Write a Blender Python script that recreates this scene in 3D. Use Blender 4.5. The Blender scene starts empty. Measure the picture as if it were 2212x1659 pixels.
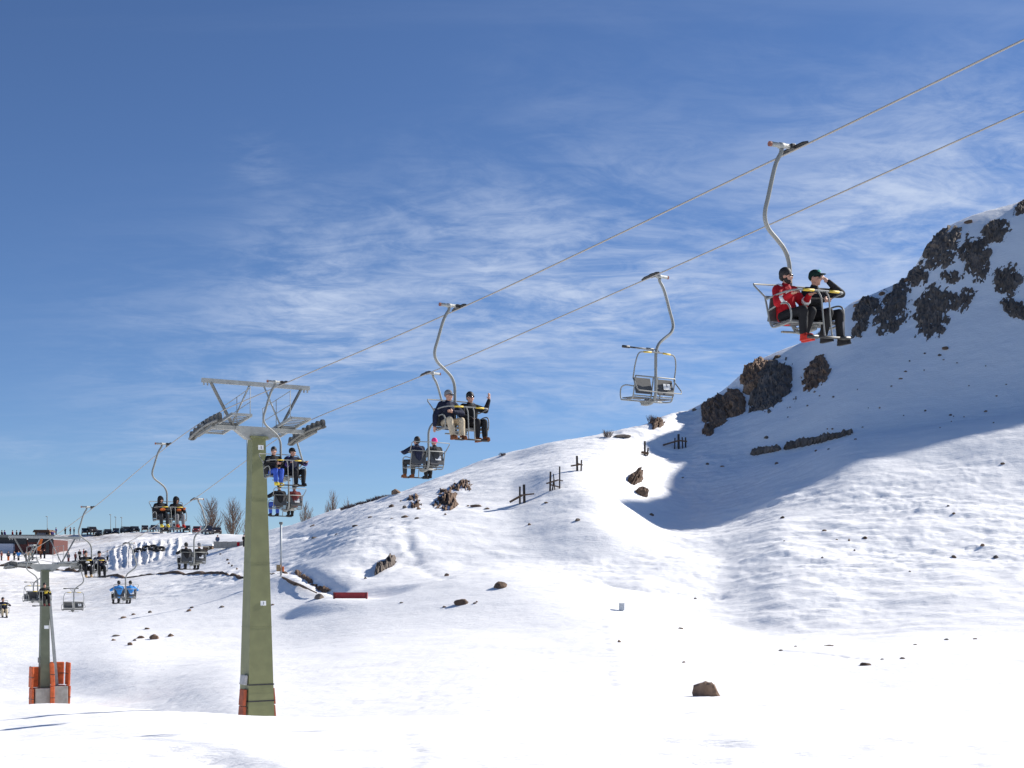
import bpy, bmesh, math, random
import numpy as np
from mathutils import Vector, Matrix, Euler

random.seed(7)
SC = bpy.context.scene
COL = SC.collection

# ------------------------------------------------------------------ camera
F, CX, HY, W = 2900.0, 1106.0, 1249.0, 2212.0      # measured on the photograph scaled to 2212 px wide
cam_d = bpy.data.cameras.new('camera')
cam_d.sensor_width = 36.0
cam_d.lens = 36.0 * F / W
cam_d.shift_y = (HY - 829.5) / W                    # level camera, view shifted up (verticals stay vertical)
cam_d.clip_start = 0.1
cam_d.clip_end = 6000
cam = bpy.data.objects.new('camera', cam_d)
cam.location = (0, 0, 0)
cam.rotation_euler = (math.pi / 2, 0, 0)
COL.objects.link(cam)
SC.camera = cam

# ------------------------------------------------------------------ sky, sun, exposure
SUN_EL, SUN_AZ = math.radians(33.0), math.radians(62.0)   # azimuth clockwise from the view direction (+Y)
world = bpy.data.worlds.new('World')
SC.world = world
world.use_nodes = True
wn, wl = world.node_tree.nodes, world.node_tree.links
wn.clear()
w_out = wn.new('ShaderNodeOutputWorld')
w_bg = wn.new('ShaderNodeBackground')
w_bg.inputs['Strength'].default_value = 0.069
sky = wn.new('ShaderNodeTexSky')
sky.sky_type = 'NISHITA'
sky.sun_disc = False
sky.sun_elevation = SUN_EL
sky.sun_rotation = SUN_AZ
sky.altitude = 2400
sky.air_density = 1.0
sky.dust_density = 0.1
sky.ozone_density = 2.2


def wmath(op, a, b=None, c=None, clamp=False):
    n = wn.new('ShaderNodeMath')
    n.operation = op
    n.use_clamp = clamp
    for i, v in enumerate((a, b, c)):
        if v is None:
            continue
        if isinstance(v, (int, float)):
            n.inputs[i].default_value = v
        else:
            wl.new(v, n.inputs[i])
    return n.outputs[0]


def wramp(v, lo, hi):
    n = wn.new('ShaderNodeMapRange')
    n.interpolation_type = 'SMOOTHSTEP'
    n.inputs['From Min'].default_value = lo
    n.inputs['From Max'].default_value = hi
    wl.new(v, n.inputs['Value'])
    return n.outputs[0]


tc = wn.new('ShaderNodeTexCoord')
nrm = wn.new('ShaderNodeVectorMath')
nrm.operation = 'NORMALIZE'
wl.new(tc.outputs['Generated'], nrm.inputs[0])
sep = wn.new('ShaderNodeSeparateXYZ')
wl.new(nrm.outputs[0], sep.inputs[0])
zc = wmath('ADD', wmath('MAXIMUM', sep.outputs['Z'], 0.0), 0.13)
comb = wn.new('ShaderNodeCombineXYZ')                      # a flat cirrus layer seen in perspective
wl.new(wmath('DIVIDE', sep.outputs['X'], zc), comb.inputs[0])
wl.new(wmath('DIVIDE', sep.outputs['Y'], zc), comb.inputs[1])


def cirrus(rot, scl, scale, detail, rough, dist, loc=(0, 0, 0)):
    mp = wn.new('ShaderNodeMapping')
    mp.inputs['Rotation'].default_value = (0, 0, math.radians(rot))
    mp.inputs['Scale'].default_value = scl
    mp.inputs['Location'].default_value = loc
    wl.new(comb.outputs[0], mp.inputs['Vector'])
    nz = wn.new('ShaderNodeTexNoise')
    nz.inputs['Scale'].default_value = scale
    nz.inputs['Detail'].default_value = detail
    nz.inputs['Roughness'].default_value = rough
    nz.inputs['Distortion'].default_value = dist
    wl.new(mp.outputs[0], nz.inputs['Vector'])
    return nz.outputs['Fac']


def bank(x, y, spread):
    """how much a view direction lies inside a bank of cirrus (direction given as a photo pixel)"""
    d = Vector(((x - CX) / F, 1.0, (HY - y) / F)).normalized()
    dt = wn.new('ShaderNodeVectorMath')
    dt.operation = 'DOT_PRODUCT'
    wl.new(nrm.outputs[0], dt.inputs[0])
    dt.inputs[1].default_value = d
    k = 1 - math.cos(math.radians(spread))
    return wmath('POWER', 2.718, wmath('DIVIDE', wmath('SUBTRACT', dt.outputs['Value'], 1.0), k))


wisp = cirrus(-62, (0.75, 1.25, 1), 2.6, 10, 0.66, 1.1)
fine = cirrus(-35, (1.0, 1.6, 1), 7.5, 8, 0.66, 1.2, (3.1, 1.7, 0))
streak = cirrus(-52, (0.22, 2.2, 1), 1.5, 6, 0.55, 0.25, (1.3, 4.2, 0))
cover = cirrus(20, (1, 1, 1), 0.7, 3, 0.5, 0.3, (9, 4.5, 0))
banks = wmath('MULTIPLY', bank(700, 690, 3.6), 0.95)
for bx_, by_, sp_, wt_ in ((1050, 620, 4.0, 0.75), (1350, 560, 4.2, 0.6), (1800, 470, 4.0, 0.75), (2150, 420, 4.2, 0.9), (1550, 850, 5.0, 0.5), (350, 800, 4.0, 0.28), (560, 345, 1.0, 0.3), (2250, 560, 4.0, 0.5)):
    banks = wmath('ADD', banks, wmath('MULTIPLY', bank(bx_, by_, sp_), wt_))
banks = wmath('ADD', banks, wmath('MULTIPLY', wramp(cover, 0.5, 0.72), 0.26))
banks = wmath('MINIMUM', banks, 1.0)
tex = wmath('ADD', wmath('MULTIPLY', wisp, 0.66), wmath('MULTIPLY', fine, 0.34))
body = wmath('MULTIPLY', wramp(tex, 0.36, 0.70), banks)
thin = wmath('MULTIPLY', wramp(streak, 0.55, 0.80), 0.13)
dens = wmath('ADD', wmath('MULTIPLY', body, 0.95), thin, clamp=True)

tint = wn.new('ShaderNodeMix')
tint.data_type = 'RGBA'
tint.blend_type = 'MULTIPLY'
tint.inputs['Factor'].default_value = 1.0
wl.new(sky.outputs[0], tint.inputs[6])
tint.inputs[7].default_value = (0.74, 0.89, 1.13, 1)
cl = wn.new('ShaderNodeMix')
cl.data_type = 'RGBA'
wl.new(dens, cl.inputs['Factor'])
wl.new(tint.outputs[2], cl.inputs[6])
cl.inputs[7].default_value = (6.2, 7.2, 9.2, 1)
wl.new(cl.outputs[2], w_bg.inputs['Color'])
wl.new(w_bg.outputs[0], w_out.inputs[0])

sun_d = bpy.data.lights.new('sun', 'SUN')
sun_d.energy = 5.0
sun_d.angle = math.radians(0.53)
sun_d.color = (1.0, 0.955, 0.89)
sun = bpy.data.objects.new('sun', sun_d)
sdir = Vector((math.sin(SUN_AZ) * math.cos(SUN_EL), math.cos(SUN_AZ) * math.cos(SUN_EL), math.sin(SUN_EL)))
sun.rotation_euler = sdir.to_track_quat('Z', 'Y').to_euler()
sun.location = (60, 40, 60)
COL.objects.link(sun)

SC.view_settings.view_transform = 'Standard'
SC.view_settings.look = 'None'
SC.view_settings.gamma = 1.0
SC.view_settings.use_curve_mapping = False
SC.view_settings.exposure = 0.46
SC.cycles.max_bounces = 10
SC.cycles.diffuse_bounces = 8

# ------------------------------------------------------------------ small helpers


def px(x, y, Y):
    """photo pixel (2212 px wide) at depth Y -> world point"""
    return Vector(((x - CX) / F * Y, Y, (HY - y) / F * Y))


def tag(o, label=None, cat=None, group=None, kind=None):
    if label:
        o['label'] = label
    if cat:
        o['category'] = cat
    if group:
        o['group'] = group
    if kind:
        o['kind'] = kind
    return o


def empty(name, loc=(0, 0, 0), rz=0.0, parent=None):
    o = bpy.data.objects.new(name, None)
    o.empty_display_size = 0.2
    o.location = loc
    o.rotation_euler = (0, 0, rz)
    o.parent = parent
    COL.objects.link(o)
    return o


def link(name, mesh, parent=None, loc=(0, 0, 0), rot=(0, 0, 0), scale=None):
    o = bpy.data.objects.new(name, mesh)
    o.location = loc
    o.rotation_euler = rot
    if scale:
        o.scale = scale
    o.parent = parent
    COL.objects.link(o)
    return o


def copy_tree(o, parent=None):
    c = o.copy()
    COL.objects.link(c)
    c.parent = parent
    for ch in [k for k in bpy.data.objects if k.parent == o]:
        copy_tree(ch, c)
    return c


_mats = {}


def mat(name, col, rough=0.6, metal=0.0, var=0.12, nscale=6.0, bump=0.0, bscale=40.0, col2=None, spec=0.5, bdist=0.02):
    if name in _mats:
        return _mats[name]
    m = bpy.data.materials.new(name)
    m.use_nodes = True
    nt = m.node_tree
    b = nt.nodes['Principled BSDF']
    b.inputs['Roughness'].default_value = rough
    b.inputs['Metallic'].default_value = metal
    b.inputs['Specular IOR Level'].default_value = spec
    t = nt.nodes.new('ShaderNodeTexCoord')
    n = nt.nodes.new('ShaderNodeTexNoise')
    n.inputs['Scale'].default_value = nscale
    n.inputs['Detail'].default_value = 5
    nt.links.new(t.outputs['Object'], n.inputs['Vector'])
    r = nt.nodes.new('ShaderNodeValToRGB')
    c = Vector(col)
    c2 = Vector(col2) if col2 else c * (1 + var)
    c1 = c * (1 - var) if not col2 else c
    r.color_ramp.elements[0].position = 0.35
    r.color_ramp.elements[1].position = 0.68
    r.color_ramp.elements[0].color = (*c1, 1)
    r.color_ramp.elements[1].color = (*[min(1, v) for v in c2], 1)
    nt.links.new(n.outputs['Fac'], r.inputs['Fac'])
    nt.links.new(r.outputs[0], b.inputs['Base Color'])
    if bump:
        n2 = nt.nodes.new('ShaderNodeTexNoise')
        n2.inputs['Scale'].default_value = bscale
        n2.inputs['Detail'].default_value = 6
        nt.links.new(t.outputs['Object'], n2.inputs['Vector'])
        bp = nt.nodes.new('ShaderNodeBump')
        bp.inputs['Strength'].default_value = bump
        bp.inputs['Distance'].default_value = bdist
        nt.links.new(n2.outputs['Fac'], bp.inputs['Height'])
        nt.links.new(bp.outputs[0], b.inputs['Normal'])
    _mats[name] = m
    return m


class MB:
    """collects shapes, then makes one mesh"""

    def __init__(s):
        s.bm = bmesh.new()

    def box(s, c, size, M=None, bevel=0.0):
        g = bmesh.ops.create_cube(s.bm, size=1.0)
        T = Matrix.Translation(Vector(c)) @ (M.to_4x4() if M else Matrix()) @ Matrix.Diagonal((*size, 1))
        bmesh.ops.transform(s.bm, matrix=T, verts=g['verts'])
        if bevel:
            es = list({e for v in g['verts'] for e in v.link_edges})
            bmesh.ops.bevel(s.bm, geom=es, offset=bevel, segments=2, affect='EDGES', profile=0.6)
        return s

    def bar(s, p0, p1, w, h, up=(0, 0, 1)):
        p0, p1 = Vector(p0), Vector(p1)
        d = p1 - p0
        L = d.length
        y = d / L
        x = y.cross(Vector(up))
        if x.length < 1e-4:
            x = y.cross(Vector((1, 0, 0)))
        x.normalize()
        z = x.cross(y)
        M = Matrix((x, y, z)).transposed()
        return s.box((p0 + p1) / 2, (w, L, h), M)

    def tube(s, pts, r, seg=8, closed=False):
        pts = [Vector(p) for p in pts]
        n = len(pts)
        rs = r if isinstance(r, (list, tuple)) else [r] * n
        rings = []
        prev = None
        for i, p in enumerate(pts):
            if closed:
                t = pts[(i + 1) % n] - pts[i - 1]
            else:
                t = pts[min(i + 1, n - 1)] - pts[max(i - 1, 0)]
            t.normalize()
            if prev is None:
                a = Vector((0, 0, 1)) if abs(t.z) < 0.9 else Vector((1, 0, 0))
                x = t.cross(a).normalized()
            else:
                x = (prev - t * prev.dot(t)).normalized()
            prev = x
            yv = t.cross(x)
            rings.append([s.bm.verts.new(p + (x * math.cos(2 * math.pi * k / seg) + yv * math.sin(2 * math.pi * k / seg)) * rs[i]) for k in range(seg)])
        m = n if closed else n - 1
        for i in range(m):
            a, b = rings[i], rings[(i + 1) % n]
            for k in range(seg):
                s.bm.faces.new((a[k], a[(k + 1) % seg], b[(k + 1) % seg], b[k]))
        if not closed:
            s.bm.faces.new(rings[0][::-1])
            s.bm.faces.new(rings[-1])
        return s

    def cyl(s, p0, p1, r, seg=12):
        return s.tube([p0, p1], r, seg)

    def prism(s, poly, y0, y1, M=None):
        """polygon in local xz extruded along y"""
        M = M or Matrix()
        a = [s.bm.verts.new(M @ Vector((p[0], y0, p[1]))) for p in poly]
        b = [s.bm.verts.new(M @ Vector((p[0], y1, p[1]))) for p in poly]
        n = len(poly)
        s.bm.faces.new(a)
        s.bm.faces.new(b[::-1])
        for i in range(n):
            s.bm.faces.new((a[i], b[i], b[(i + 1) % n], a[(i + 1) % n]))
        return s

    def taper(s, c0, sz0, c1, sz1):
        """box whose bottom and top rectangles differ"""
        vs = []
        for c, z in ((c0, sz0), (c1, sz1)):
            vs.append([s.bm.verts.new((c[0] + sx * z[0] / 2, c[1] + sy * z[1] / 2, c[2])) for sx, sy in ((-1, -1), (1, -1), (1, 1), (-1, 1))])
        a, b = vs
        s.bm.faces.new(a[::-1])
        s.bm.faces.new(b)
        for i in range(4):
            s.bm.faces.new((a[i], a[(i + 1) % 4], b[(i + 1) % 4], b[i]))
        return s

    def ball(s, c, r, M=None, seg=12, rings=8):
        g = bmesh.ops.create_uvsphere(s.bm, u_segments=seg, v_segments=rings, radius=1.0)
        rr = r if isinstance(r, (list, tuple)) else (r, r, r)
        T = Matrix.Translation(Vector(c)) @ (M.to_4x4() if M else Matrix()) @ Matrix.Diagonal((*rr, 1))
        bmesh.ops.transform(s.bm, matrix=T, verts=g['verts'])
        return s

    def capsule(s, p0, r0, p1, r1, seg=10):
        p0, p1 = Vector(p0), Vector(p1)
        d = p1 - p0
        L = d.length
        if L < 1e-5:
            return s.ball(p0, max(r0, r1))
        t = d / L
        pts, rs = [], []
        for k in (90, 60, 30):
            pts.append(p0 - t * r0 * math.sin(math.radians(k)))
            rs.append(max(r0 * math.cos(math.radians(k)), 0.002))
        pts.append(p0); rs.append(r0)
        pts.append(p1); rs.append(r1)
        for k in (30, 60, 90):
            pts.append(p1 + t * r1 * math.sin(math.radians(k)))
            rs.append(max(r1 * math.cos(math.radians(k)), 0.002))
        return s.tube(pts, rs, seg)

    def mesh(s, name, m, smooth=False):
        bmesh.ops.recalc_face_normals(s.bm, faces=s.bm.faces)
        me = bpy.data.meshes.new(name)
        s.bm.to_mesh(me)
        s.bm.free()
        if m:
            me.materials.append(m)
        if smooth:
            me.polygons.foreach_set('use_smooth', [True] * len(me.polygons))
        return me

    def build(s, name, m, parent=None, smooth=False, loc=(0, 0, 0), rot=(0, 0, 0)):
        return link(name, s.mesh(name, m, smooth), parent, loc, rot)


def curve_pts(ctrl, n=6):
    """Catmull-Rom through the control points"""
    P = [Vector(p) for p in ctrl]
    P = [P[0] * 2 - P[1]] + P + [P[-1] * 2 - P[-2]]
    out = []
    for i in range(1, len(P) - 2):
        for k in range(n):
            t = k / n
            a, b, c, d = P[i - 1], P[i], P[i + 1], P[i + 2]
            out.append(0.5 * ((2 * b) + (c - a) * t + (2 * a - 5 * b + 4 * c - d) * t * t + (3 * b - a - 3 * c + d) * t ** 3))
    out.append(P[-2])
    return out


def pchip(xk, yk, x):
    xk, yk, x = np.asarray(xk, float), np.asarray(yk, float), np.asarray(x, float)
    h = np.diff(xk)
    d = np.diff(yk) / h
    m = np.zeros_like(yk)
    m[0], m[-1] = d[0], d[-1]
    for i in range(1, len(xk) - 1):
        if d[i - 1] * d[i] > 0:
            w1, w2 = 2 * h[i] + h[i - 1], h[i] + 2 * h[i - 1]
            m[i] = (w1 + w2) / (w1 / d[i - 1] + w2 / d[i])
    i = np.clip(np.searchsorted(xk, x) - 1, 0, len(xk) - 2)
    t = np.clip((x - xk[i]) / h[i], 0, 1)
    return ((2 * t ** 3 - 3 * t ** 2 + 1) * yk[i] + (t ** 3 - 2 * t ** 2 + t) * h[i] * m[i]
            + (-2 * t ** 3 + 3 * t ** 2) * yk[i + 1] + (t ** 3 - t ** 2) * h[i] * m[i + 1])


def _hash(ix, iy, seed):
    h = (ix.astype(np.int64) * 374761393 + iy.astype(np.int64) * 668265263 + seed * 974711) & 0xFFFFFFFF
    h = ((h ^ (h >> 13)) * 1274126177) & 0xFFFFFFFF
    return ((h ^ (h >> 16)) & 0xFFFF) / 65535.0


def vnoise(x, y, seed=0):
    ix, iy = np.floor(x), np.floor(y)
    fx, fy = x - ix, y - iy
    fx = fx * fx * fx * (fx * (fx * 6 - 15) + 10)
    fy = fy * fy * fy * (fy * (fy * 6 - 15) + 10)
    a, b = _hash(ix, iy, seed), _hash(ix + 1, iy, seed)
    c, d = _hash(ix, iy + 1, seed), _hash(ix + 1, iy + 1, seed)
    return (a + (b - a) * fx + (c - a) * fy + (a - b - c + d) * fx * fy) * 2 - 1


def fbm(x, y, seed=0, octv=4, gain=0.5):
    s, a = 0.0, 1.0
    tot = 0.0
    for o in range(octv):
        s = s + a * vnoise(x, y, seed + o * 17)
        tot += a
        a *= gain
        x, y = x * 2.03 + 11.3, y * 2.03 - 7.1
    return s / tot


def sstep(a, b, x):
    t = np.clip((x - a) / (b - a), 0, 1)
    return t * t * (3 - 2 * t)

# ------------------------------------------------------------------ terrain: height field from ground profiles
# for each photo column: (depth in m, photo row) from the snow at the camera's feet to the ridge
TX = [-500, 0, 96, 300, 550, 800, 1100, 1300, 1400, 1500, 1700, 1850, 2000, 2212, 2500, 2850, 3060, 3200, 3700]
TR = [
    ([74, 72, 70, 60, 44, 42, 42, 42, 42.0, 42, 42, 42, 42, 42, 42, 42, 42.0, 42, 42], [1530, 1526, 1521, 1535, 1556, 1552, 1545, 1545, 1546, 1548, 1548, 1548, 1545, 1540, 1535, 1535, 1535.0, 1535, 1535]),
    ([83, 82, 80, 68, 50, 48, 50, 50, 50.0, 50, 50, 50, 50, 50, 50, 50, 50.0, 50, 50], [1545, 1544, 1541, 1562, 1602, 1565, 1524, 1522, 1524, 1526, 1526, 1524, 1518, 1508, 1500, 1498, 1499.0, 1500, 1505]),
    ([96, 95, 93, 80, 62, 62, 62, 62, 62.0, 62, 62, 62, 62, 62, 62, 62, 62.0, 62, 62], [1500, 1500, 1502, 1518, 1533, 1515, 1492, 1490, 1491, 1492, 1490, 1486, 1474, 1462, 1450, 1445, 1447.5, 1450, 1460]),
    ([118, 110, 108, 102, 103, 98, 96, 92, 90.0, 88, 86, 85, 84, 84, 84, 84, 84.0, 84, 84], [1420, 1420, 1422, 1420, 1405, 1385, 1370, 1372, 1381, 1390, 1403, 1400, 1395, 1385, 1375, 1365, 1367.5, 1370, 1390]),
    ([146, 140, 138, 130, 127, 119, 114, 109, 108, 105, 97, 94, 92, 92, 92, 92, 92.0, 92, 92], [1338, 1335, 1335, 1328, 1298, 1284, 1266, 1300, 1320, 1350, 1390, 1394, 1390, 1382, 1370, 1355, 1355.0, 1355, 1370]),
    ([205, 205, 205, 176, 138, 127, 127, 127, 128, 126, 114, 112, 112, 112, 112, 112, 112.0, 112, 112], [1250, 1248, 1247, 1247, 1250, 1238, 1228, 1224, 1216, 1240, 1275, 1283, 1276, 1266, 1250, 1230, 1230.0, 1230, 1270]),
    ([213, 213, 213, 186, 155, 141, 144, 139, 150, 156, 142, 140, 140, 140, 140, 140, 140.0, 140, 140], [1240, 1239, 1239, 1238, 1214, 1160, 1122, 1112, 1130, 1120, 1120, 1110, 1095, 1085, 1065, 1040, 1050.0, 1060, 1150]),
    ([243, 243, 243, 218, 172, 154, 157, 150, 164, 178, 172, 170, 170, 168, 166, 164, 164.0, 164, 164], [1203, 1202, 1202, 1196, 1184, 1120, 1066, 1050, 1056, 1040, 995, 942, 922, 894, 852, 790, 680, 860, 1050]),
    ([256, 256, 256, 238, 184, 165, 169, 163, 176, 191, 181, 178, 178, 176, 174, 174, 174.0, 174, 174], [1196, 1195, 1194, 1174, 1170, 1100, 1028, 1003, 1002, 990, 975, 940, 921, 893, 851, 770, 620, 850, 1045]),
    ([288, 288, 288, 268, 200, 179, 190, 183, 191, 208, 204, 203, 203, 203, 202, 202, 202.0, 202, 202], [1188, 1186, 1184, 1162, 1158, 1094, 1002, 964, 945, 915, 850, 768, 715, 650, 530, 220, 170, 450, 950]),
]
SKX = [-500, 0, 300, 525, 620, 740, 860, 950, 1100, 1300, 1420, 1500, 1560, 1640, 1750, 1800, 1840, 1900, 1960, 2000, 2050, 2100, 2212, 2500, 2700, 2850, 3000, 3200, 3700]
SKY_ = [1172, 1166, 1157, 1152, 1131, 1103, 1074, 1037, 985, 945, 905, 875, 838, 772, 730, 690, 655, 630, 598, 540, 490, 468, 437, 250, 130, 0, -120, 260, 900]
SKD = [[-500, 0, 300, 550, 800, 1100, 1300, 1420, 1500, 3700], [315, 312, 292, 226, 199, 203, 205, 212, 226, 226]]

NU, NY = 680, 900
U_T = np.linspace((-500 - CX) / F, (3700 - CX) / F, NU)
Y_T = np.concatenate([np.linspace(2, 60, 260, endpoint=False), np.linspace(60, 320, 560, endpoint=False), np.linspace(320, 900, 80)])
xs = U_T * F + CX
kY = [np.full(NU, 4.0), np.full(NU, 11.0), np.full(NU, 26.0)]
kZ = [np.full(NU, -1.6), np.full(NU, -1.6), pchip(TX, [-3.3, -3.3, -3.25, -3.1, -3.0, -2.95, -2.9, -2.9, -2.9, -2.9, -2.9, -2.9, -2.85, -2.8, -2.8, -2.8, -2.8, -2.8, -2.8], xs)]
for Yk, yk in TR:
    Yc, yc = pchip(TX, Yk, xs), pchip(TX, yk, xs)
    kY.append(Yc)
    kZ.append((HY - yc) / F * Yc)
Ys, ys = pchip(*SKD, xs), pchip(SKX, SKY_, xs)
zs = (HY - ys) / F * Ys
hill = sstep(560, 900, xs)
kY += [Ys, Ys + 22, Ys + 120, np.full(NU, 880.0)]
kZ += [zs, zs - 0.2 - 4.0 * hill, zs - 0.5 - 26 * hill, zs - 1 - 45 * hill]
kY, kZ = np.array(kY), np.array(kZ)
ZT = np.empty((NU, NY))
for i in range(NU):
    ZT[i] = pchip(kY[:, i], kZ[:, i], np.clip(Y_T, kY[0, i], kY[-1, i]))

# the fold between the left hill and the shaded hollow is rounded off
ker = np.exp(-0.5 * (np.arange(-24, 25) / 8.0) ** 2)
ker /= ker.sum()
ZP = np.pad(ZT, ((24, 24), (0, 0)), mode='edge')
ZB = sum(ker[i] * ZP[i:i + NU] for i in range(49))
wx_ = sstep(1080, 1200, xs) * sstep(1720, 1560, xs)
wy_ = sstep(96, 106, Y_T) * sstep(212, 190, Y_T)
wm = wx_[:, None] * wy_[None, :]
ZT = ZT * (1 - wm) + ZB * wm


def h_base(X, Y):
    X, Y = np.asarray(X, float), np.asarray(Y, float)
    Yc = np.clip(Y, 2.0, 899)
    u = X / Yc
    xw = u * F + CX
    wv = sstep(1100, 1220, xw) * sstep(1620, 1500, xw) * sstep(104, 120, Yc) * sstep(205, 185, Yc)
    u = u + wv * (16 * np.sin(Yc / 7.3) + 14 * np.sin(Yc / 3.1 + 1.3) + 1.3 * (Yc - 150)) / F
    u = np.clip(u, U_T[0], U_T[-1] - 1e-6)
    fu = (u - U_T[0]) / (U_T[1] - U_T[0])
    iu = np.clip(fu.astype(int), 0, NU - 2)
    fu = fu - iu
    iy = np.clip(np.searchsorted(Y_T, Yc) - 1, 0, NY - 2)
    fy = np.clip((Yc - Y_T[iy]) / (Y_T[iy + 1] - Y_T[iy]), 0, 1)
    z = (ZT[iu, iy] * (1 - fu) + ZT[iu + 1, iy] * fu) * (1 - fy) + (ZT[iu, iy + 1] * (1 - fu) + ZT[iu + 1, iy + 1] * fu) * fy
    # far outside the frame the ground settles to a gentle slope
    out = np.clip((np.abs(X) / np.maximum(Yc, 1) - 0.86) / 0.8, 0, 1)
    out = out * out * sstep(40, 90, Yc)
    return z * (1 - out) + (-3.0) * out


def ray_ground(x, y):
    """where the view ray through a photo pixel meets the smooth ground"""
    u, v = (x - CX) / F, (HY - y) / F
    Yr = np.concatenate([np.linspace(4, 60, 600), np.linspace(60.1, 330, 2600)])
    g = h_base(u * Yr, Yr) - v * Yr
    hit = np.where(g >= 0)[0]
    i = hit[0] if len(hit) else int(np.argmax(g / Yr))
    Y = Yr[i]
    return Vector((u * Y, Y, float(h_base(np.array([u * Y]), np.array([Y]))[0])))


def ground_at(X, Y):
    return float(h_full(np.array([X]), np.array([Y]))[0])


PADS = [(ray_ground(757, 1294), 2.2)]
# trodden lines and ledges on the snow: photo polylines, width m, depth m (negative = raised lip)
TRACKS = []
for pts, w, dep in [
    ([(1170, 1262), (1250, 1254), (1300, 1258), (1370, 1272), (1440, 1280), (1555, 1290)], 0.8, 0.28),
    ([(618, 1232), (660, 1246), (700, 1262), (735, 1270)], 0.8, 0.5),
    ([(620, 1163), (660, 1155), (700, 1152), (745, 1148)], 0.7, 0.4),
    ([(878, 1150), (884, 1180), (900, 1215), (965, 1255)], 0.6, 0.14),
    ([(1320, 1480), (1315, 1420), (1300, 1340)], 0.35, 0.10),
    ([(1440, 1600), (1640, 1612), (1850, 1636), (2060, 1622), (2230, 1630)], 0.16, 0.045),
    ([(1500, 1645), (1700, 1640), (1900, 1652), (2100, 1648)], 0.15, 0.04),
    ([(600, 1562), (800, 1566), (1000, 1576), (1200, 1572), (1400, 1560)], 0.16, 0.04),
    ([(-20, 1575), (160, 1592), (330, 1622), (480, 1650), (560, 1680)], 0.10, 0.03),
    ([(10, 1572), (190, 1590), (360, 1620), (510, 1650), (590, 1680)], 0.10, 0.03),
    ([(880, 1660), (895, 1630), (870, 1600), (860, 1580)], 0.12, 0.035),
    ([(1400, 1545), (1520, 1530), (1640, 1522)], 0.5, 0.10),
    ([(1680, 1405), (1760, 1412), (1860, 1425)], 0.3, 0.12),
    ([(780, 1215), (830, 1195), (862, 1188)], 1.6, 0.32),
    ([(800, 1232), (850, 1216), (900, 1206)], 1.4, 0.28),
]:
    P = [ray_ground(*p) for p in pts]
    Q = []
    for a, b in zip(P[:-1], P[1:]):
        for k in range(6):
            Q.append(a.lerp(b, k / 6))
    Q.append(P[-1])
    TRACKS.append((np.array([[q.x, q.y] for q in Q]), w, dep))
# raised sides of the tubing lanes on the far bank (photo columns)
LANES = [(249, 0.85), (262, 0.45), (273, 0.9), (283, 0.6), (292, 0.6), (302, 0.8), (317, 0.9), (329, 0.6), (346, 0.7), (366, 0.5), (385, 0.7)]


def h_full(X, Y):
    z = h_base(X, Y)
    Yc = np.maximum(Y, 2.0)
    u = X / Yc
    xd = u * F + CX
    yd = HY - z / Yc * F
    foot = np.interp(xd, TX, TR[4][1])
    far = sstep(88, 112, Yc) * (0.12 + 0.88 * sstep(25, -55, yd - foot))
    right = sstep(900, 1500, xd) * far
    # broad lumps, wind ripples lying across the slope, crust
    z = z + far * (1 - 0.55 * sstep(1650, 1900, xd) * sstep(1010, 880, yd)) * (1.0 * fbm(X / 21, Y / 15, 3, 2) + 0.22 * fbm(X / 6.2, Y / 4.2, 9, 3))
    rip = fbm(X / 1.7 + 0.5 * fbm(X / 9, Y / 9, 41, 2), Y / 0.8 + X * 0.14, 21, 3, 0.6)
    amp = far * (0.075 + 0.19 * np.clip(fbm(X / 22, Y / 18, 5, 2) + 0.35, 0, 1)) * (1 - 0.5 * sstep(1000, 860, yd) * sstep(1500, 1700, xd))
    z = z + amp * rip
    lit = far * sstep(1500, 1700, xd) * sstep(1020, 1080, yd)
    z = z + lit * 0.25 * fbm(X / 5.0 - Y / 9, Y / 1.3 + X / 9, 77, 3)
    # near snow: soft drifts, scuffs
    near = 1 - sstep(70, 110, Yc)
    z = z + near * (0.10 * fbm(X / 9, Y / 6, 33, 2) * sstep(6, 20, Yc) + 0.03 * fbm(X / 0.9, Y / 0.7, 51, 3) + 0.09 * np.minimum(0, fbm(X / 0.55, Y / 0.55, 63, 2) + 0.30) * sstep(0.0, 0.35, fbm(X / 5, Y / 3.5, 71, 2)))
    # mid field
    mid = sstep(60, 90, Yc) * (1 - far)
    z = z + mid * 0.07 * fbm(X / 3, Y / 2, 57, 3)
    for pad, rad_ in PADS:                                # levelled snow under built things
        w_ = sstep(rad_ * 3.0, rad_ * 0.9, np.sqrt((X - pad.x) ** 2 + ((Y - pad.y) * 1.6) ** 2))
        z = z * (1 - w_) + pad.z * w_
    for pts, w, dep in TRACKS:
        lo, hi = pts.min(0) - 4 * w, pts.max(0) + 4 * w
        sel = np.where((X > lo[0]) & (X < hi[0]) & (Y > lo[1]) & (Y < hi[1]))
        if len(sel[0]) == 0:
            continue
        d = np.sqrt((X[sel][:, None] - pts[None, :, 0]) ** 2 + (Y[sel][:, None] - pts[None, :, 1]) ** 2).min(1)
        jag = np.clip(1 + (0.6 if w > 0.3 else 1.5) * fbm(X[sel] / (1.5 if w > 0.3 else 0.42), Y[sel] / (1.5 if w > 0.3 else 0.42), 91, 2), 0, 2.2)
        z[sel] -= dep * jag * np.exp(-(d / w) ** 2)
    lane = np.where((Yc > 190) & (Yc < 262) & (xd > 215) & (xd < 420))
    if len(lane[0]):
        xl, yl = xd[lane], Yc[lane]
        s = sstep(198, 204, yl) * sstep(246, 234, yl)
        add = 0
        for c, a in LANES:
            wob = 2.0 * np.sin(yl / 9 + c) + 1.2 * np.sin(yl / 3.7 + c * 3)
            add = add + 0.5 * a * np.exp(-((xl - c - wob) / 2.0) ** 2)
        z[lane] += s * add
    return z


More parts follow.
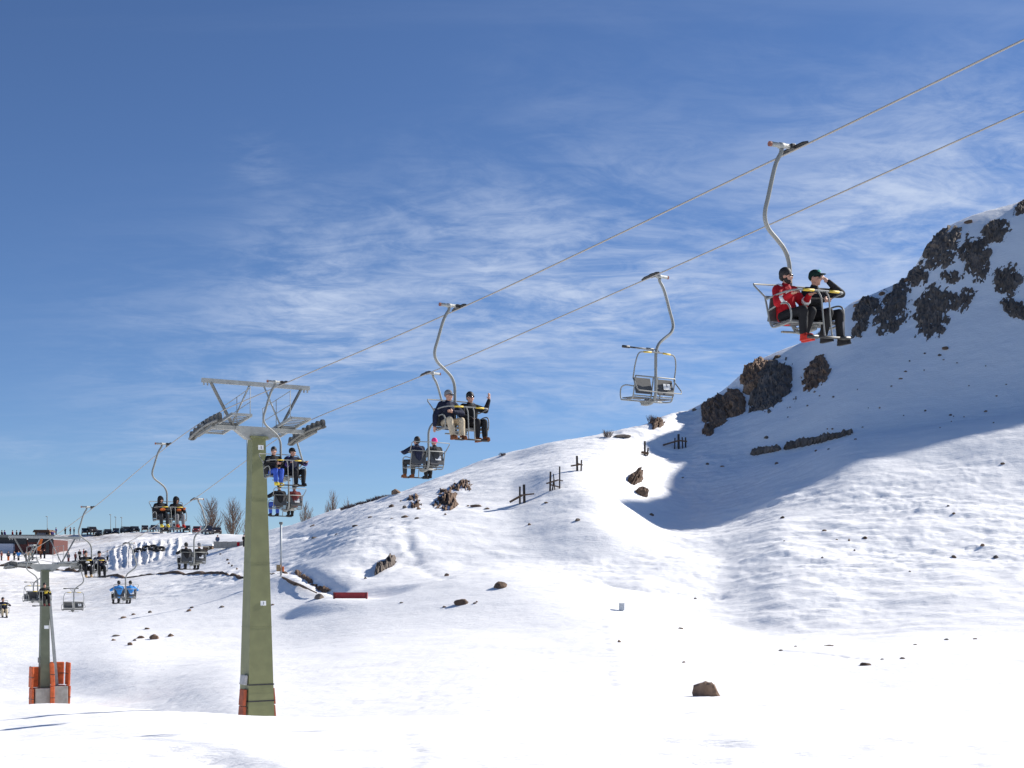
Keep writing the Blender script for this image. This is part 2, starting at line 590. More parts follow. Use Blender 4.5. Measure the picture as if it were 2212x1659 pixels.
def rows_for(ya, yb, n):
    return np.linspace(ya, yb, n, endpoint=False)


GY = np.concatenate([rows_for(-25, 4, 16), rows_for(4, 20, 90), rows_for(20, 48, 120), rows_for(48, 88, 100),
                     rows_for(88, 232, 420), rows_for(232, 320, 120), rows_for(320, 900, 30), [900, 1500, 2600]])
GU = np.concatenate([np.linspace(-2.6, -0.5, 40, endpoint=False), np.linspace(-0.5, 0.46, 860, endpoint=False), np.linspace(0.46, 1.0, 130, endpoint=False), np.linspace(1.0, 2.6, 30)])
gu, gy = np.meshgrid(GU, GY)
shift = 34.0 * (1 - sstep(20, 200, gy)) + 1.5
gx = gu * (gy + shift)
gz = h_full(gx, np.minimum(gy, 899.0))
gz[gy > 900] -= 6 * (gy[gy > 900] - 900) / 100
nr, nc = gx.shape
verts = np.stack([gx, gy, gz], -1).reshape(-1, 3)
idx = np.arange(nr * nc).reshape(nr, nc)
quads = np.stack([idx[:-1, :-1], idx[:-1, 1:], idx[1:, 1:], idx[1:, :-1]], -1).reshape(-1, 4)
me = bpy.data.meshes.new('snow_slope')
me.vertices.add(len(verts))
me.vertices.foreach_set('co', verts.ravel())
me.loops.add(quads.size)
me.loops.foreach_set('vertex_index', quads.ravel())
me.polygons.add(len(quads))
me.polygons.foreach_set('loop_start', np.arange(0, quads.size, 4))
me.polygons.foreach_set('loop_total', np.full(len(quads), 4))
me.polygons.foreach_set('use_smooth', np.ones(len(quads), bool))
me.update()
# stains: trodden, dirty snow near the car park bank and lanes (kept as a point attribute)
xd_, yd_ = gx / np.maximum(gy, 2) * F + CX, HY - gz / np.maximum(gy, 2) * F
dirt = sstep(180, 230, gy) * sstep(760, 520, xd_) * (0.25 + 0.75 * sstep(262, 285, gy))
dirt = dirt + 0.35 * sstep(120, 150, gy) * sstep(420, 250, xd_) * sstep(215, 205, gy)
at = me.attributes.new('dirt', 'FLOAT', 'POINT')
at.data.foreach_set('value', np.clip(dirt, 0, 1).astype(np.float32).ravel())


def snow_material():
    m = bpy.data.materials.new('snow')
    m.use_nodes = True
    nt = m.node_tree
    N, L = nt.nodes, nt.links
    b = N['Principled BSDF']
    b.inputs['Roughness'].default_value = 0.72
    b.inputs['Specular IOR Level'].default_value = 0.25
    geo = N.new('ShaderNodeNewGeometry')

    def noise(scale, detail=6, rough=0.6, stretch=None):
        n = N.new('ShaderNodeTexNoise')
        n.inputs['Scale'].default_value = scale
        n.inputs['Detail'].default_value = detail
        n.inputs['Roughness'].default_value = rough
        if stretch:
            mp = N.new('ShaderNodeMapping')
            mp.inputs['Scale'].default_value = stretch
            L.new(geo.outputs['Position'], mp.inputs['Vector'])
            L.new(mp.outputs[0], n.inputs['Vector'])
        else:
            L.new(geo.outputs['Position'], n.inputs['Vector'])
        return n.outputs['Fac']

    def rng(v, a, b_, lo=0.0, hi=1.0):
        n = N.new('ShaderNodeMapRange')
        n.inputs['From Min'].default_value = a
        n.inputs['From Max'].default_value = b_
        n.inputs['To Min'].default_value = lo
        n.inputs['To Max'].default_value = hi
        L.new(v, n.inputs['Value'])
        return n.outputs[0]

    def mix(f, a, c):
        n = N.new('ShaderNodeMix')
        n.data_type = 'RGBA'
        if isinstance(f, float):
            n.inputs[0].default_value = f
        else:
            L.new(f, n.inputs[0])
        for i, v in ((6, a), (7, c)):
            if isinstance(v, tuple):
                n.inputs[i].default_value = (*v, 1)
            else:
                L.new(v, n.inputs[i])
        return n.outputs[2]

    base = mix(rng(noise(0.25, 4), 0.35, 0.7), (0.93, 0.922, 0.912), (0.968, 0.962, 0.952))
    at = N.new('ShaderNodeAttribute')
    at.attribute_name = 'dirt'
    mul = N.new('ShaderNodeMath')
    mul.operation = 'MULTIPLY'
    L.new(at.outputs['Fac'], mul.inputs[0])
    L.new(rng(noise(0.35, 8, 0.7), 0.38, 0.66), mul.inputs[1])
    base = mix(mul.outputs[0], base, (0.42, 0.35, 0.29))
    # grains of soil here and there
    spk = N.new('ShaderNodeMath')
    spk.operation = 'MULTIPLY'
    L.new(rng(noise(2.3, 7, 0.75), 0.70, 0.76), spk.inputs[0])
    L.new(rng(noise(0.05, 3), 0.5, 0.7), spk.inputs[1])
    base = mix(spk.outputs[0], base, (0.45, 0.38, 0.32))
    L.new(base, b.inputs['Base Color'])
    bp = N.new('ShaderNodeBump')
    bp.inputs['Strength'].default_value = 0.55
    bp.inputs['Distance'].default_value = 0.16
    L.new(noise(2.2, 8, 0.62, (0.6, 1.5, 1.0)), bp.inputs['Height'])
    bp2 = N.new('ShaderNodeBump')
    bp2.inputs['Strength'].default_value = 0.35
    bp2.inputs['Distance'].default_value = 0.012
    L.new(noise(14, 5, 0.6), bp2.inputs['Height'])
    L.new(bp.outputs[0], bp2.inputs['Normal'])
    L.new(bp2.outputs[0], b.inputs['Normal'])
    return m


SNOW = snow_material()
me.materials.append(SNOW)
terrain = link('snow_slope', me)
tag(terrain, 'white snow field rising to the sunlit and shaded hillside', 'snow', kind='structure')


def rock_material(name, dark, light, warm):
    m = bpy.data.materials.new(name)
    m.use_nodes = True
    nt = m.node_tree
    N, L = nt.nodes, nt.links
    b = N['Principled BSDF']
    b.inputs['Roughness'].default_value = 0.9
    b.inputs['Specular IOR Level'].default_value = 0.2
    geo = N.new('ShaderNodeNewGeometry')

    def noise(scale, detail, stretch):
        mp = N.new('ShaderNodeMapping')
        mp.inputs['Scale'].default_value = stretch
        mp.inputs['Rotation'].default_value = (0.3, 0.5, 0.4)
        L.new(geo.outputs['Position'], mp.inputs['Vector'])
        n = N.new('ShaderNodeTexNoise')
        n.inputs['Scale'].default_value = scale
        n.inputs['Detail'].default_value = detail
        n.inputs['Roughness'].default_value = 0.7
        L.new(mp.outputs[0], n.inputs['Vector'])
        return n.outputs['Fac']

    r = N.new('ShaderNodeValToRGB')
    e = r.color_ramp.elements
    e[0].position, e[0].color = 0.30, (*dark, 1)
    e[1].position, e[1].color = 0.72, (*light, 1)
    k = e.new(0.52)
    k.color = (*warm, 1)
    L.new(noise(0.55, 7, (1, 1, 0.5)), r.inputs['Fac'])
    L.new(r.outputs[0], b.inputs['Base Color'])
    bp = N.new('ShaderNodeBump')
    bp.inputs['Strength'].default_value = 0.6
    bp.inputs['Distance'].default_value = 0.15
    L.new(noise(1.6, 9, (1, 1, 0.35)), bp.inputs['Height'])
    L.new(bp.outputs[0], b.inputs['Normal'])
    return m


ROCK_GREY = rock_material('rock_grey', (0.095, 0.078, 0.068), (0.24, 0.20, 0.172), (0.155, 0.128, 0.108))
ROCK_BROWN = rock_material('rock_brown', (0.13, 0.085, 0.062), (0.33, 0.23, 0.165), (0.22, 0.145, 0.098))
ROCK_EARTH = rock_material('rock_earth', (0.07, 0.048, 0.036), (0.24, 0.165, 0.115), (0.15, 0.10, 0.07))

# ------------------------------------------------------------------ rock outcrops breaking through the snow


def facets(x, y, seed, cx_, cy_):
    """broken-stone relief: every cell is a tilted flat face"""
    x, y = x / cx_, y / cy_
    ix, iy = np.floor(x), np.floor(y)
    best = np.full(x.shape, 1e9)
    val = np.zeros(x.shape)
    for dx in (-1, 0, 1):
        for dy in (-1, 0, 1):
            jx, jy = ix + dx, iy + dy
            px_, py_ = jx + _hash(jx, jy, seed), jy + _hash(jx, jy, seed + 5)
            d = (x - px_) ** 2 + (y - py_) ** 2
            h = _hash(jx, jy, seed + 9) - 0.5 + (x - px_) * (_hash(jx, jy, seed + 13) - 0.5) * 1.6 + (y - py_) * (_hash(jx, jy, seed + 17) - 0.3) * 1.6
            val = np.where(d < best, h, val)
            best = np.minimum(d, best)
    return val


def outcrop(x, y, w, h, ang, m, label, seed, amp=0.62, n=84, holes=1.25, name='rock_outcrop'):
    """x, y, w, h in photo pixels on the hillside; the rock follows the slope and stands out of the snow"""
    hw, hh = w * 0.9, h * 0.9
    R = math.radians(ang)
    ext_x = abs(hw * math.cos(R)) + abs(hh * math.sin(R))
    ext_y = abs(hh * math.cos(R)) + abs(hw * math.sin(R))
    c = ray_ground(x, y)
    Y0, Y1 = ray_ground(x, y + ext_y).y, ray_ground(x, max(y - ext_y, np.interp(x, SKX, SKY_) + 1)).y
    Y1 = max(Y1 + 1.5, c.y + 1.5)
    Y0 = min(Y0 - 0.5, c.y - 1.0)
    uu = np.linspace((x - ext_x - CX) / F, (x + ext_x - CX) / F, n)
    yy = np.linspace(Y0, Y1, n)
    U, Yg = np.meshgrid(uu, yy)
    X = U * Yg
    Z = h_base(X, Yg)
    yd = HY - Z / Yg * F
    xd = U * F + CX
    e = 0.5
    nx = -(h_base(X + e, Yg) - h_base(X - e, Yg)) / (2 * e)
    ny = -(h_base(X, Yg + e) - h_base(X, Yg - e)) / (2 * e)
    nl = np.sqrt(nx * nx + ny * ny + 1)
    a = ((xd - x) * math.cos(R) + (yd - y) * math.sin(R)) / (w / 2)
    b = (-(xd - x) * math.sin(R) + (yd - y) * math.cos(R)) / (h / 2)
    rad = np.sqrt(a * a + b * b)
    s = 13.0
    nse = fbm(xd / s, yd / s, seed, 5, 0.6)
    diag = fbm((xd + yd * 0.75) / 8, (yd - xd * 0.75) / 30, seed + 50, 4, 0.6)
    mk = 1.10 - rad ** 1.7 + holes * nse * 0.62 + 0.62 * diag
    off = np.where(mk > 0, 0.16 + mk * 0.6, mk * 2.5)
    off = np.clip(off, -1.0, 0.85) * amp
    wx, wy = xd + 3 * nse + yd * 0.35, yd - xd * 0.35 + 3 * diag
    crag = 0.9 * facets(wx, wy, seed + 90, 8.0, 13.0) + 0.5 * facets(wx, wy, seed + 190, 3.6, 6.0)
    off = off + np.where(mk > 0, 0.75 * amp * crag * np.clip(mk * 2.2, 0, 1), 0)
    off = off + np.where(mk > 0, 0.10 * amp * fbm(xd / 3.2, yd / 4.2, seed + 7, 2), 0)
    sc = np.mean(Yg) / 215.0
    off = off * sc
    P = np.stack([X + nx / nl * off, Yg + ny / nl * off, Z + off / nl], -1)
    if mk.max() <= 0:
        return None
    keep = mk > -0.55
    bm = bmesh.new()
    vs = {}
    o0 = Vector((c.x, c.y, c.z))

    def V(i, j):
        if (i, j) not in vs:
            vs[(i, j)] = bm.verts.new(Vector(P[i, j]) - o0)
        return vs[(i, j)]
    for i in range(n - 1):
        for j in range(n - 1):
            if keep[i, j] and keep[i + 1, j] and keep[i, j + 1] and keep[i + 1, j + 1]:
                bm.faces.new((V(i, j), V(i, j + 1), V(i + 1, j + 1), V(i + 1, j)))
    # a skirt down into the hill closes the shape
    be = [ed for ed in bm.edges if len(ed.link_faces) == 1]
    ret = bmesh.ops.extrude_edge_only(bm, edges=be)
    for v in [g for g in ret['geom'] if isinstance(g, bmesh.types.BMVert)]:
        v.co.z -= 1.0
        v.co.y += 0.8
    me_ = bpy.data.meshes.new(name)
    bm.to_mesh(me_)
    bm.free()
    me_.materials.append(m)
    o = link(name, me_, None, o0)
    tag(o, label, 'rock')
    return o


G, B, E_ = ROCK_GREY, ROCK_BROWN, ROCK_EARTH
for i, a in enumerate([
    (2033, 538, 100, 88, -38, G, 'big dark grey cliff rock at the steep step of the ridge skyline'),
    (2108, 560, 62, 92, -12, G, 'tall dark grey rock face just right of the biggest skyline cliff'),
    (2150, 500, 62, 48, -35, G, 'dark rock patch just under the skyline near the right edge of the ridge'),
    (2176, 604, 62, 60, -35, G, 'grey rounded rock patch low on the far right of the ridge'),
    (2056, 600, 50, 30, 0, G, 'small flat grey rock patch beneath the biggest skyline cliff'),
    (1985, 602, 50, 44, -30, G, 'dark rock on the skyline just left below the biggest cliff'),
    (1930, 668, 62, 118, 32, G, 'long slanting dark cliff right of the nearest chairlift riders'),
    (2014, 672, 76, 118, 28, G, 'broad dark grey cliff with snow pockets in the middle of the ridge'),
    (2078, 652, 40, 66, 42, G, 'slanting narrow rock rib right of the broad snow-pocked cliff'),
    (1872, 668, 60, 40, -40, G, 'broken dark rocks along the ridge edge beside the hanging boots'),
    (1856, 712, 24, 50, 42, G, 'thin dark rock strip below the hanging boots'),
    (2196, 668, 66, 34, 25, G, 'scattered dark rock ledge cut by the right photo edge'),
    (2205, 452, 36, 26, -50, G, 'dark rock tip at the very top of the ridge by the right edge'),
    (1630, 805, 40, 64, 28, B, 'brown rock knob on the skyline below the empty chair'),
    (1664, 842, 66, 118, 20, G, 'tall dark jagged outcrop beneath the brown skyline knob'),
    (1764, 812, 48, 80, 28, B, 'brown rock wedge alone on the shaded slope'),
    (1712, 880, 22, 44, 20, G, 'narrow dark rock splinter below the jagged outcrop'),
    (1543, 886, 50, 56, 10, B, 'larger brown outcrop of the pair low on the ridge'),
    (1583, 866, 38, 50, 8, B, 'smaller brown outcrop beside the larger one low on the ridge'),
    (1530, 925, 26, 20, -20, B, 'little brown rock under the pair of brown outcrops'),
    (962, 1078, 44, 66, 12, E_, 'brown earthy rock bluff on the left hill below the skyline'),
    (998, 1050, 62, 26, -10, E_, 'flat brown rock shelf right of the earthy bluff'),
    (895, 1086, 34, 32, -20, E_, 'cluster of brown stones left of the earthy bluff'),
    (836, 1214, 44, 13, -30, G, 'dark slanting rock slot in the sunlit lower slope'),
    (1376, 1026, 30, 18, -30, E_, 'brown stony patch at the edge of the hill shadow'),
    (1392, 1058, 22, 10, 15, E_, 'brown earth lip at the corner of the blue shadow'),
    (1420, 910, 30, 24, -20, E_, 'round brown boulder on the skyline beside dry bushes'),
]):
    outcrop(*a, seed=100 + i * 13)
# dark stony ledge across the shaded slope
for i, (x, y, w, h) in enumerate([(1730, 953, 62, 6), (1775, 944, 56, 6), (1818, 935, 46, 4), (1640, 972, 46, 5), (1672, 966, 30, 4)]):
    outcrop(x, y, w, h, -14, G, ['left', 'middle', 'right', 'isolated lower left', 'short'][i] + ' piece of the dark stony ledge crossing the shaded slope',
            seed=700 + i * 9, amp=0.5, n=40, name='rock_ledge')

# loose stones
_W = ['first', 'second', 'third', 'fourth', 'fifth', 'sixth', 'seventh', 'eighth', 'ninth', 'tenth', 'eleventh', 'twelfth', 'thirteenth', 'fourteenth', 'fifteenth', 'sixteenth', 'seventeenth', 'eighteenth', 'nineteenth', 'twentieth']


def from_left(items):
    """each item with its place counted from the left of the photo"""
    rank = {id(it): k for k, it in enumerate(sorted(items, key=lambda it: it[0]))}
    return [(_W[rank[id(it)]] if rank[id(it)] < 20 else None, it) for it in items]


STONES = []
for k in range(6):
    bm = bmesh.new()
    bmesh.ops.create_icosphere(bm, subdivisions=3, radius=1.0)
    rs = random.Random(k)
    planes = [(Vector((rs.uniform(-1, 1), rs.uniform(-1, 1), rs.uniform(-.4, 1))).normalized(), rs.uniform(0.5, 0.8)) for _ in range(13)]
    for v in bm.verts:
        d = v.co.normalized()
        r = 1.0
        for n_, off in planes:
            c = d.dot(n_)
            if c > 1e-3:
                r = min(r, off / c)
        v.co = d * r * (1 + 0.05 * float(vnoise(np.array([d.x * 5 + k]), np.array([d.y * 5 + d.z * 3]))[0]))
    me_ = bpy.data.meshes.new('stone')
    bm.to_mesh(me_)
    bm.free()
    me_.materials.append((E_, G, B)[k % 3])
    STONES.append(me_)


def stone(x, y, w, h, k, label, group=None, name='stone', sink=0.25, rz=None):
    p = ray_ground(x, y + h * 0.35)
    z = ground_at(p.x, p.y)
    sw, sh = w / F * p.y / 2, h / F * p.y / 2
    o = link(name, STONES[k % 6], None, (p.x, p.y, z + sh * (1 - 2 * sink) * 0.6), (0, 0, rz if rz is not None else random.uniform(0, 6)),
             (sw * 1.15, sw * 1.0, sh * 1.25))
    return tag(o, label, 'stone', group)


boulder = stone(1527, 1487, 58, 50, 2, 'round brown boulder alone on the smooth snow in the right foreground', name='boulder', rz=0.4)
stone(1868, 1434, 30, 11, 0, 'flat dark brown stone farther right on the foreground snow', name='boulder')
stone(1084, 1264, 36, 17, 3, 'brown boulder heap at the foot of the sunlit hill', name='boulder')
stone(1000, 1298, 36, 18, 0, 'brown boulder with small stones beside it in the middle of the snow field', name='boulder')
stone(689, 1283, 26, 17, 1, 'grey boulder left of the red barrier', name='boulder')
stone(964, 1243, 11, 9, 2, 'small stone at the foot of the sunlit slope', name='boulder')
stone(333, 1374, 27, 15, 5, 'largest tan boulder of the group left of the green tower', name='boulder')
for i, (nth, (x, y, w, h)) in enumerate(from_left([(303, 1374, 16, 9), (291, 1381, 11, 7), (282, 1390, 12, 10), (369, 1370, 13, 9), (251, 1372, 20, 5), (246, 1380, 13, 5), (317, 1356, 13, 6)])):
    stone(x, y, w, h, i, 'small stone near the tan boulder left of the green tower, %s from left' % nth, 'stones around the tan boulder')
for i, (nth, (x, y, w, h)) in enumerate(from_left([(268, 1335, 18, 5), (289, 1329, 11, 5), (325, 1323, 10, 8), (408, 1318, 14, 7), (415, 1312, 10, 5), (480, 1309, 13, 6), (570, 1305, 9, 4), (589, 1304, 9, 4)])):
    stone(x, y, w, h, i + 2, 'small stone along the line across the far snow field, %s from left' % nth, 'stones along the far snow line')
for i, (nth, (x, y, w, h)) in enumerate(from_left([(1025, 1303, 10, 5), (1030, 1300, 8, 4), (960, 1310, 10, 4), (868, 1302, 10, 3), (1338, 1386, 10, 7), (1470, 1356, 14, 5), (1502, 1291, 8, 6), (1477, 1430, 8, 5), (1718, 1396, 9, 4),
                                  (1686, 1403, 11, 5), (1790, 1394, 26, 4), (1978, 1392, 9, 4), (2044, 1381, 12, 5), (2107, 1379, 10, 4), (1950, 1421, 14, 5), (1905, 1424, 8, 4)])):
    stone(x, y, w, h, i + 1, 'small stone on the snow at the hill foot, %s from left' % nth, 'stones at the foot of the hill')
for i, (nth, (x, y, w, h)) in enumerate(from_left([(2060, 1196, 11, 9), (2151, 1196, 14, 9), (2122, 1176, 9, 7), (1868, 1160, 12, 6), (1808, 1162, 8, 5), (1834, 1164, 6, 7), (1846, 1184, 5, 5), (1776, 1213, 7, 6), (1780, 1145, 10, 6),
                                  (1690, 1117, 11, 6), (1694, 1172, 9, 6), (2060, 1107, 9, 5), (1965, 1240, 6, 4), (2048, 1090, 8, 5), (2166, 993, 10, 5), (1407, 1101, 11, 7), (1247, 1126, 14, 8), (1144, 1129, 10, 6), (1180, 1090, 10, 5), (789, 1240, 8, 6)])):
    stone(x, y, w, h, i, 'dark stone on the sunlit hillside, %s from left' % nth, 'stones on the sunlit hillside')
rs = random.Random(5)
sh = [(2043, 750, 17, 8), (2030, 765, 10, 6), (1945, 818, 9, 4), (1956, 803, 7, 4), (1965, 780, 5, 4), (2129, 889, 10, 5), (2054, 897, 8, 5), (1760, 850, 6, 6), (1660, 880, 6, 6), (1740, 790, 10, 5),
      (1780, 784, 14, 5), (1900, 880, 5, 4), (1998, 762, 6, 4), (1655, 946, 12, 8), (1678, 992, 10, 7), (1762, 969, 8, 6), (1790, 968, 7, 4), (1848, 947, 9, 4), (1528, 1000, 9, 5), (1475, 1028, 8, 4), (1560, 1003, 10, 3)]
for k in range(26):
    x = rs.uniform(1700, 2180)
    sh.append((x, rs.uniform(np.interp(x, [1700, 2180], [880, 720]), 925), rs.uniform(3, 7), rs.uniform(2.5, 4.5)))
for i, (x, y, w, h) in enumerate(sh):
    stone(x, y, w, h, i, 'dark stone on the blue shaded slope under the cliffs', 'stones on the shaded slope')
for i, (nth, (x, y, w, h)) in enumerate(from_left([(845, 1096, 14, 7), (875, 1098, 12, 10), (905, 1103, 12, 8), (866, 1082, 9, 6), (800, 1120, 14, 5), (846, 1125, 8, 4), (875, 1122, 16, 7), (900, 1124, 12, 6), (676, 1135, 16, 7), (769, 1138, 16, 6),
                                  (728, 1150, 12, 9), (1030, 1093, 26, 7), (1052, 1102, 12, 5), (678, 1160, 16, 4), (962, 1118, 7, 5), (1011, 1090, 8, 5)])):
    stone(x, y, w, h, i + 3, 'dark stone near the left hill skyline, %s from left' % nth, 'stones near the left skyline')
for i, (x, y) in enumerate([(476, 1189), (480, 1197), (492, 1212), (494, 1218), (501, 1224), (512, 1234)]):
    stone(x, y, 6, 6, i, 'dark stone in the row down the bank, %s from the top' % _W[i], 'row of stones on the bank')

# ------------------------------------------------------------------ materials for built things
GALV = mat('galvanised_steel', (0.33, 0.34, 0.325), 0.6, 0.0, 0.12, 5)
GALV_D = mat('weathered_steel', (0.17, 0.172, 0.16), 0.6, 0.0, 0.2, 5)
TUBE = mat('grey_tube', (0.235, 0.24, 0.225), 0.55, 0.0, 0.06, 2)
GREEN = mat('olive_paint', (0.19, 0.197, 0.088), 0.55, 0.0, 0.10, 2.2, 0.12, 30)
GREEN2 = mat('grey_green_paint', (0.125, 0.138, 0.088), 0.55, 0.0, 0.12, 2.2, 0.12, 30)
DARK = mat('dark_metal', (0.035, 0.034, 0.033), 0.5, 0.2, 0.2, 12)
RUBBER = mat('black_rubber', (0.02, 0.02, 0.02), 0.8, 0, 0.2, 12)
PANEL = mat('grey_panel', (0.068, 0.07, 0.073), 0.65, 0, 0.12, 5, 0.08, 50)
YELLOW = mat('yellow_sleeve', (0.62, 0.44, 0.05), 0.6, 0, 0.1, 9)
WHITE = mat('white_plate', (0.82, 0.82, 0.80), 0.5, 0, 0.05, 9)
INK = mat('faded_ink', (0.22, 0.23, 0.26), 0.6, 0, 0.1, 30)
ORANGE = mat('orange_mat', (0.62, 0.12, 0.03), 0.7, 0, 0.2, 5, 0.15, 14)
RUST = mat('rust_mat', (0.34, 0.075, 0.03), 0.75, 0, 0.25, 4, 0.25, 12)
CONCRETE = mat('concrete', (0.36, 0.33, 0.29), 0.9, 0, 0.15, 4, 0.3, 25)
ROPE = mat('wire_rope', (0.36, 0.33, 0.29), 0.7, 0.0, 0.05, 1)
WOOD = mat('weathered_wood', (0.13, 0.08, 0.05), 0.85, 0, 0.3, 7, 0.3, 20)
WOOD_D = mat('dark_wood', (0.045, 0.035, 0.03), 0.85, 0, 0.3, 7, 0.3, 20)

# ------------------------------------------------------------------ ropes
AZ = math.atan2(1751.0, F)                                  # the line runs this far left of the view direction
UP = Vector((math.sin(AZ), -math.cos(AZ), 0))               # uphill along the line (towards camera, right)
LAT = Vector((math.cos(AZ), math.sin(AZ), 0))               # across the line, to the right
R_UP = [(7, 8.35), (12, 7.86), (18.47, 7.41), (22.46, 7.12), (32.46, 6.46), (42.46, 6.05), (46.7, 5.86), (48.3, 5.74), (49.8, 5.55), (52.46, 5.14), (62.46, 3.25), (72.46, 1.72), (78.2, 1.08), (79.6, 0.95), (82.46, 0.80), (92.46, 0.9), (112, 2.2)]
R_DN = [(9, 9.3), (16, 8.66), (23.1, 8.03), (32.18, 7.21), (42.18, 6.40), (49.2, 5.98), (50.7, 5.85), (52.3, 5.62), (62.18, 3.62), (72.18, 1.84), (80.2, 1.10), (81.6, 1.0), (84, 0.95), (92.18, 1.35), (112, 2.6)]


def rope_pt(which, Y):
    b, tab = (52780.0, R_UP) if which == 'up' else (65970.0, R_DN)
    x = -645 + b / Y
    z = float(pchip([t[0] for t in tab], [t[1] for t in tab], np.array([Y]))[0])
    return Vector(((x - CX) / F * Y, Y, z))


for which, lab in (('up', 'nearer grey haul rope carrying the chairs that face the camera'), ('down', 'farther grey haul rope carrying the chairs seen from behind')):
    tab = R_UP if which == 'up' else R_DN
    pts = [rope_pt(which, Y) for Y in np.concatenate([np.linspace(tab[0][0], 60, 90), np.linspace(61, 112, 60)])]
    o = MB().tube(pts, 0.0155, 12).build('haul_rope', ROPE, None, True)
    tag(o, lab, 'rope', 'haul ropes of the chairlift')

# ------------------------------------------------------------------ chair: +y the way it faces, +x its right, origin on the rope
PIV = Vector((0, -0.13, -2.47))


def bar_rot(p, up):
    p = Vector(p)
    if not up:
        return p
    return Matrix.Rotation(math.radians(97), 3, 'X') @ (p - PIV) + PIV


def make_chair(bar_up):
    root = empty('lift_chair')
    hang = [(0.27, 0, 0.0), (0.285, 0, -0.07), (0.36, -0.02, -0.2), (0.44, -0.03, -0.4), (0.55, -0.06, -0.8), (0.61, -0.08, -1.02), (0.6, -0.1, -1.18), (0.5, -0.13, -1.32), (0.28, -0.17, -1.47), (0.1, -0.2, -1.62),
            (0.01, -0.21, -1.82), (0, -0.21, -2.1), (0, -0.21, -2.65), (0, -0.19, -2.86), (0, -0.08, -3.0), (0, 0.12, -3.03), (0, 0.34, -3.0)]
    MB().tube(curve_pts(hang, 5), 0.036, 20).build('hanger', TUBE, root, True)
    g = MB()
    g.tube([(0, -0.34, 0.03), (0, -0.22, 0.045), (0, 0.22, 0.045), (0, 0.34, 0.03)], [0.018, 0.032, 0.032, 0.018], 8)
    g.box((0.05, 0, 0.05), (0.09, 0.14, 0.09), bevel=0.015)
    g.build('rope_clamp', DARK, root)
    h = MB().cyl((0.06, 0, 0.055), (0.50, 0, 0.055), 0.04, 12)
    h.cyl((0.22, 0, 0.05), (0.32, 0, 0.05), 0.052, 12)
    sp = h.build('spring_housing', GALV, root, True)
    MB().cyl((0.50, 0, 0.055), (0.535, 0, 0.055), 0.043, 12).build('end_cap', mat('red_brown_cap', (0.25, 0.09, 0.06), 0.6), sp)
    # seat frame: two side loops, cross tubes, centre stay
    f = MB()
    for s in (-1, 1):
        for off in (0.585, 0.06):
            x = s * off
            f.tube(curve_pts([(x, -0.2, -2.42), (x, -0.15, -2.66), (x, -0.09, -2.90), (x, 0.02, -2.955), (x, 0.38, -2.925)], 4), 0.017, 7)
        f.tube(curve_pts([(s * 0.585, -0.13, -2.66), (s * 0.6, 0.18, -2.60), (s * 0.6, 0.36, -2.64), (s * 0.59, 0.41, -2.80), (s * 0.585, 0.38, -2.925)], 4), 0.016, 7)
    for y, z in ((-0.2, -2.42), (-0.1, -2.87), (0.38, -2.925)):
        f.cyl((-0.585, y, z), (0.585, y, z), 0.017, 7)
    f.bar((-0.3, -0.14, -3.0), (0.3, -0.14, -3.0), 0.05, 0.03)
    f.bar((0, 0.05, -3.0), (0, 0.36, -2.95), 0.10, 0.05)
    f.build('seat_frame', TUBE, root, True)
    for s in (-1, 1):
        M = Matrix.Rotation(math.radians(-14), 3, 'X')
        p = MB().box((s * 0.325, -0.135, -2.64), (0.49, 0.03, 0.40), M, 0.012)
        pn = p.build('back_panel', PANEL, root)
        if s == 1:
            pl = MB().box((0.36, -0.169, -2.62), (0.20, 0.012, 0.15), M)
            q = pl.build('number_plate', WHITE, pn)
            nm = MB().box((0.355, -0.1795, -2.595), (0.024, 0.006, 0.07), M)
            nm.box((0.345, -0.1755, -2.565), (0.045, 0.006, 0.012), M)
            nm.build('faded_numeral', INK, pn)
        for k in range(4):
            y = -0.03 + k * 0.112
            MB().box((s * 0.325, y, -2.925 + 0.02 + k * 0.006), (0.50, 0.10, 0.022), Matrix.Rotation(math.radians(3), 3, 'X'), 0.006).build('seat_slat', PANEL, root)
    # safety bar with counter loop behind and foot rest
    up = bar_up
    b = MB()
    fr = [(-0.61, -0.13, -2.47), (-0.6, 0.22, -2.43), (-0.53, 0.45, -2.42), (-0.36, 0.5, -2.42), (0, 0.51, -2.42), (0.36, 0.5, -2.42), (0.53, 0.45, -2.42), (0.6, 0.22, -2.43), (0.61, -0.13, -2.47)]
    b.tube([bar_rot(p, up) for p in curve_pts(fr, 5)], 0.017, 8)
    re = [(-0.61, -0.13, -2.47), (-0.66, -0.36, -2.22), (-0.63, -0.42, -2.17), (0, -0.43, -2.16), (0.63, -0.42, -2.17), (0.66, -0.36, -2.22), (0.61, -0.13, -2.47)]
    b.tube([bar_rot(p, up) for p in re], 0.015, 8)
    for s in (-1, 1):
        b.tube([bar_rot(p, up) for p in curve_pts([(s * 0.09, 0.51, -2.42), (s * 0.085, 0.585, -2.55), (s * 0.08, 0.60, -2.8), (s * 0.08, 0.62, -3.10), (s * 0.08, 0.64, -3.19)], 4)], 0.014, 7)
    sb = b.build('safety_bar', TUBE, root, True)
    for s in (-1, 1):
        MB().tube([bar_rot((s * 0.17, 0.508, -2.418), up), bar_rot((s * 0.40, 0.497, -2.418), up)], 0.022, 10).build('yellow_sleeve', YELLOW, sb, True)
    fb = MB()
    fb.tube([bar_rot(p, up) for p in ((-0.44, 0.64, -3.2), (0.44, 0.64, -3.2))], 0.02, 8)
    for s in (-1, 1):
        fb.tube([bar_rot(p, up) for p in ((s * 0.26, 0.64, -3.2), (s * 0.46, 0.64, -3.2))], 0.034, 8)
    fb.build('foot_rest', DARK, sb, True)
    return root


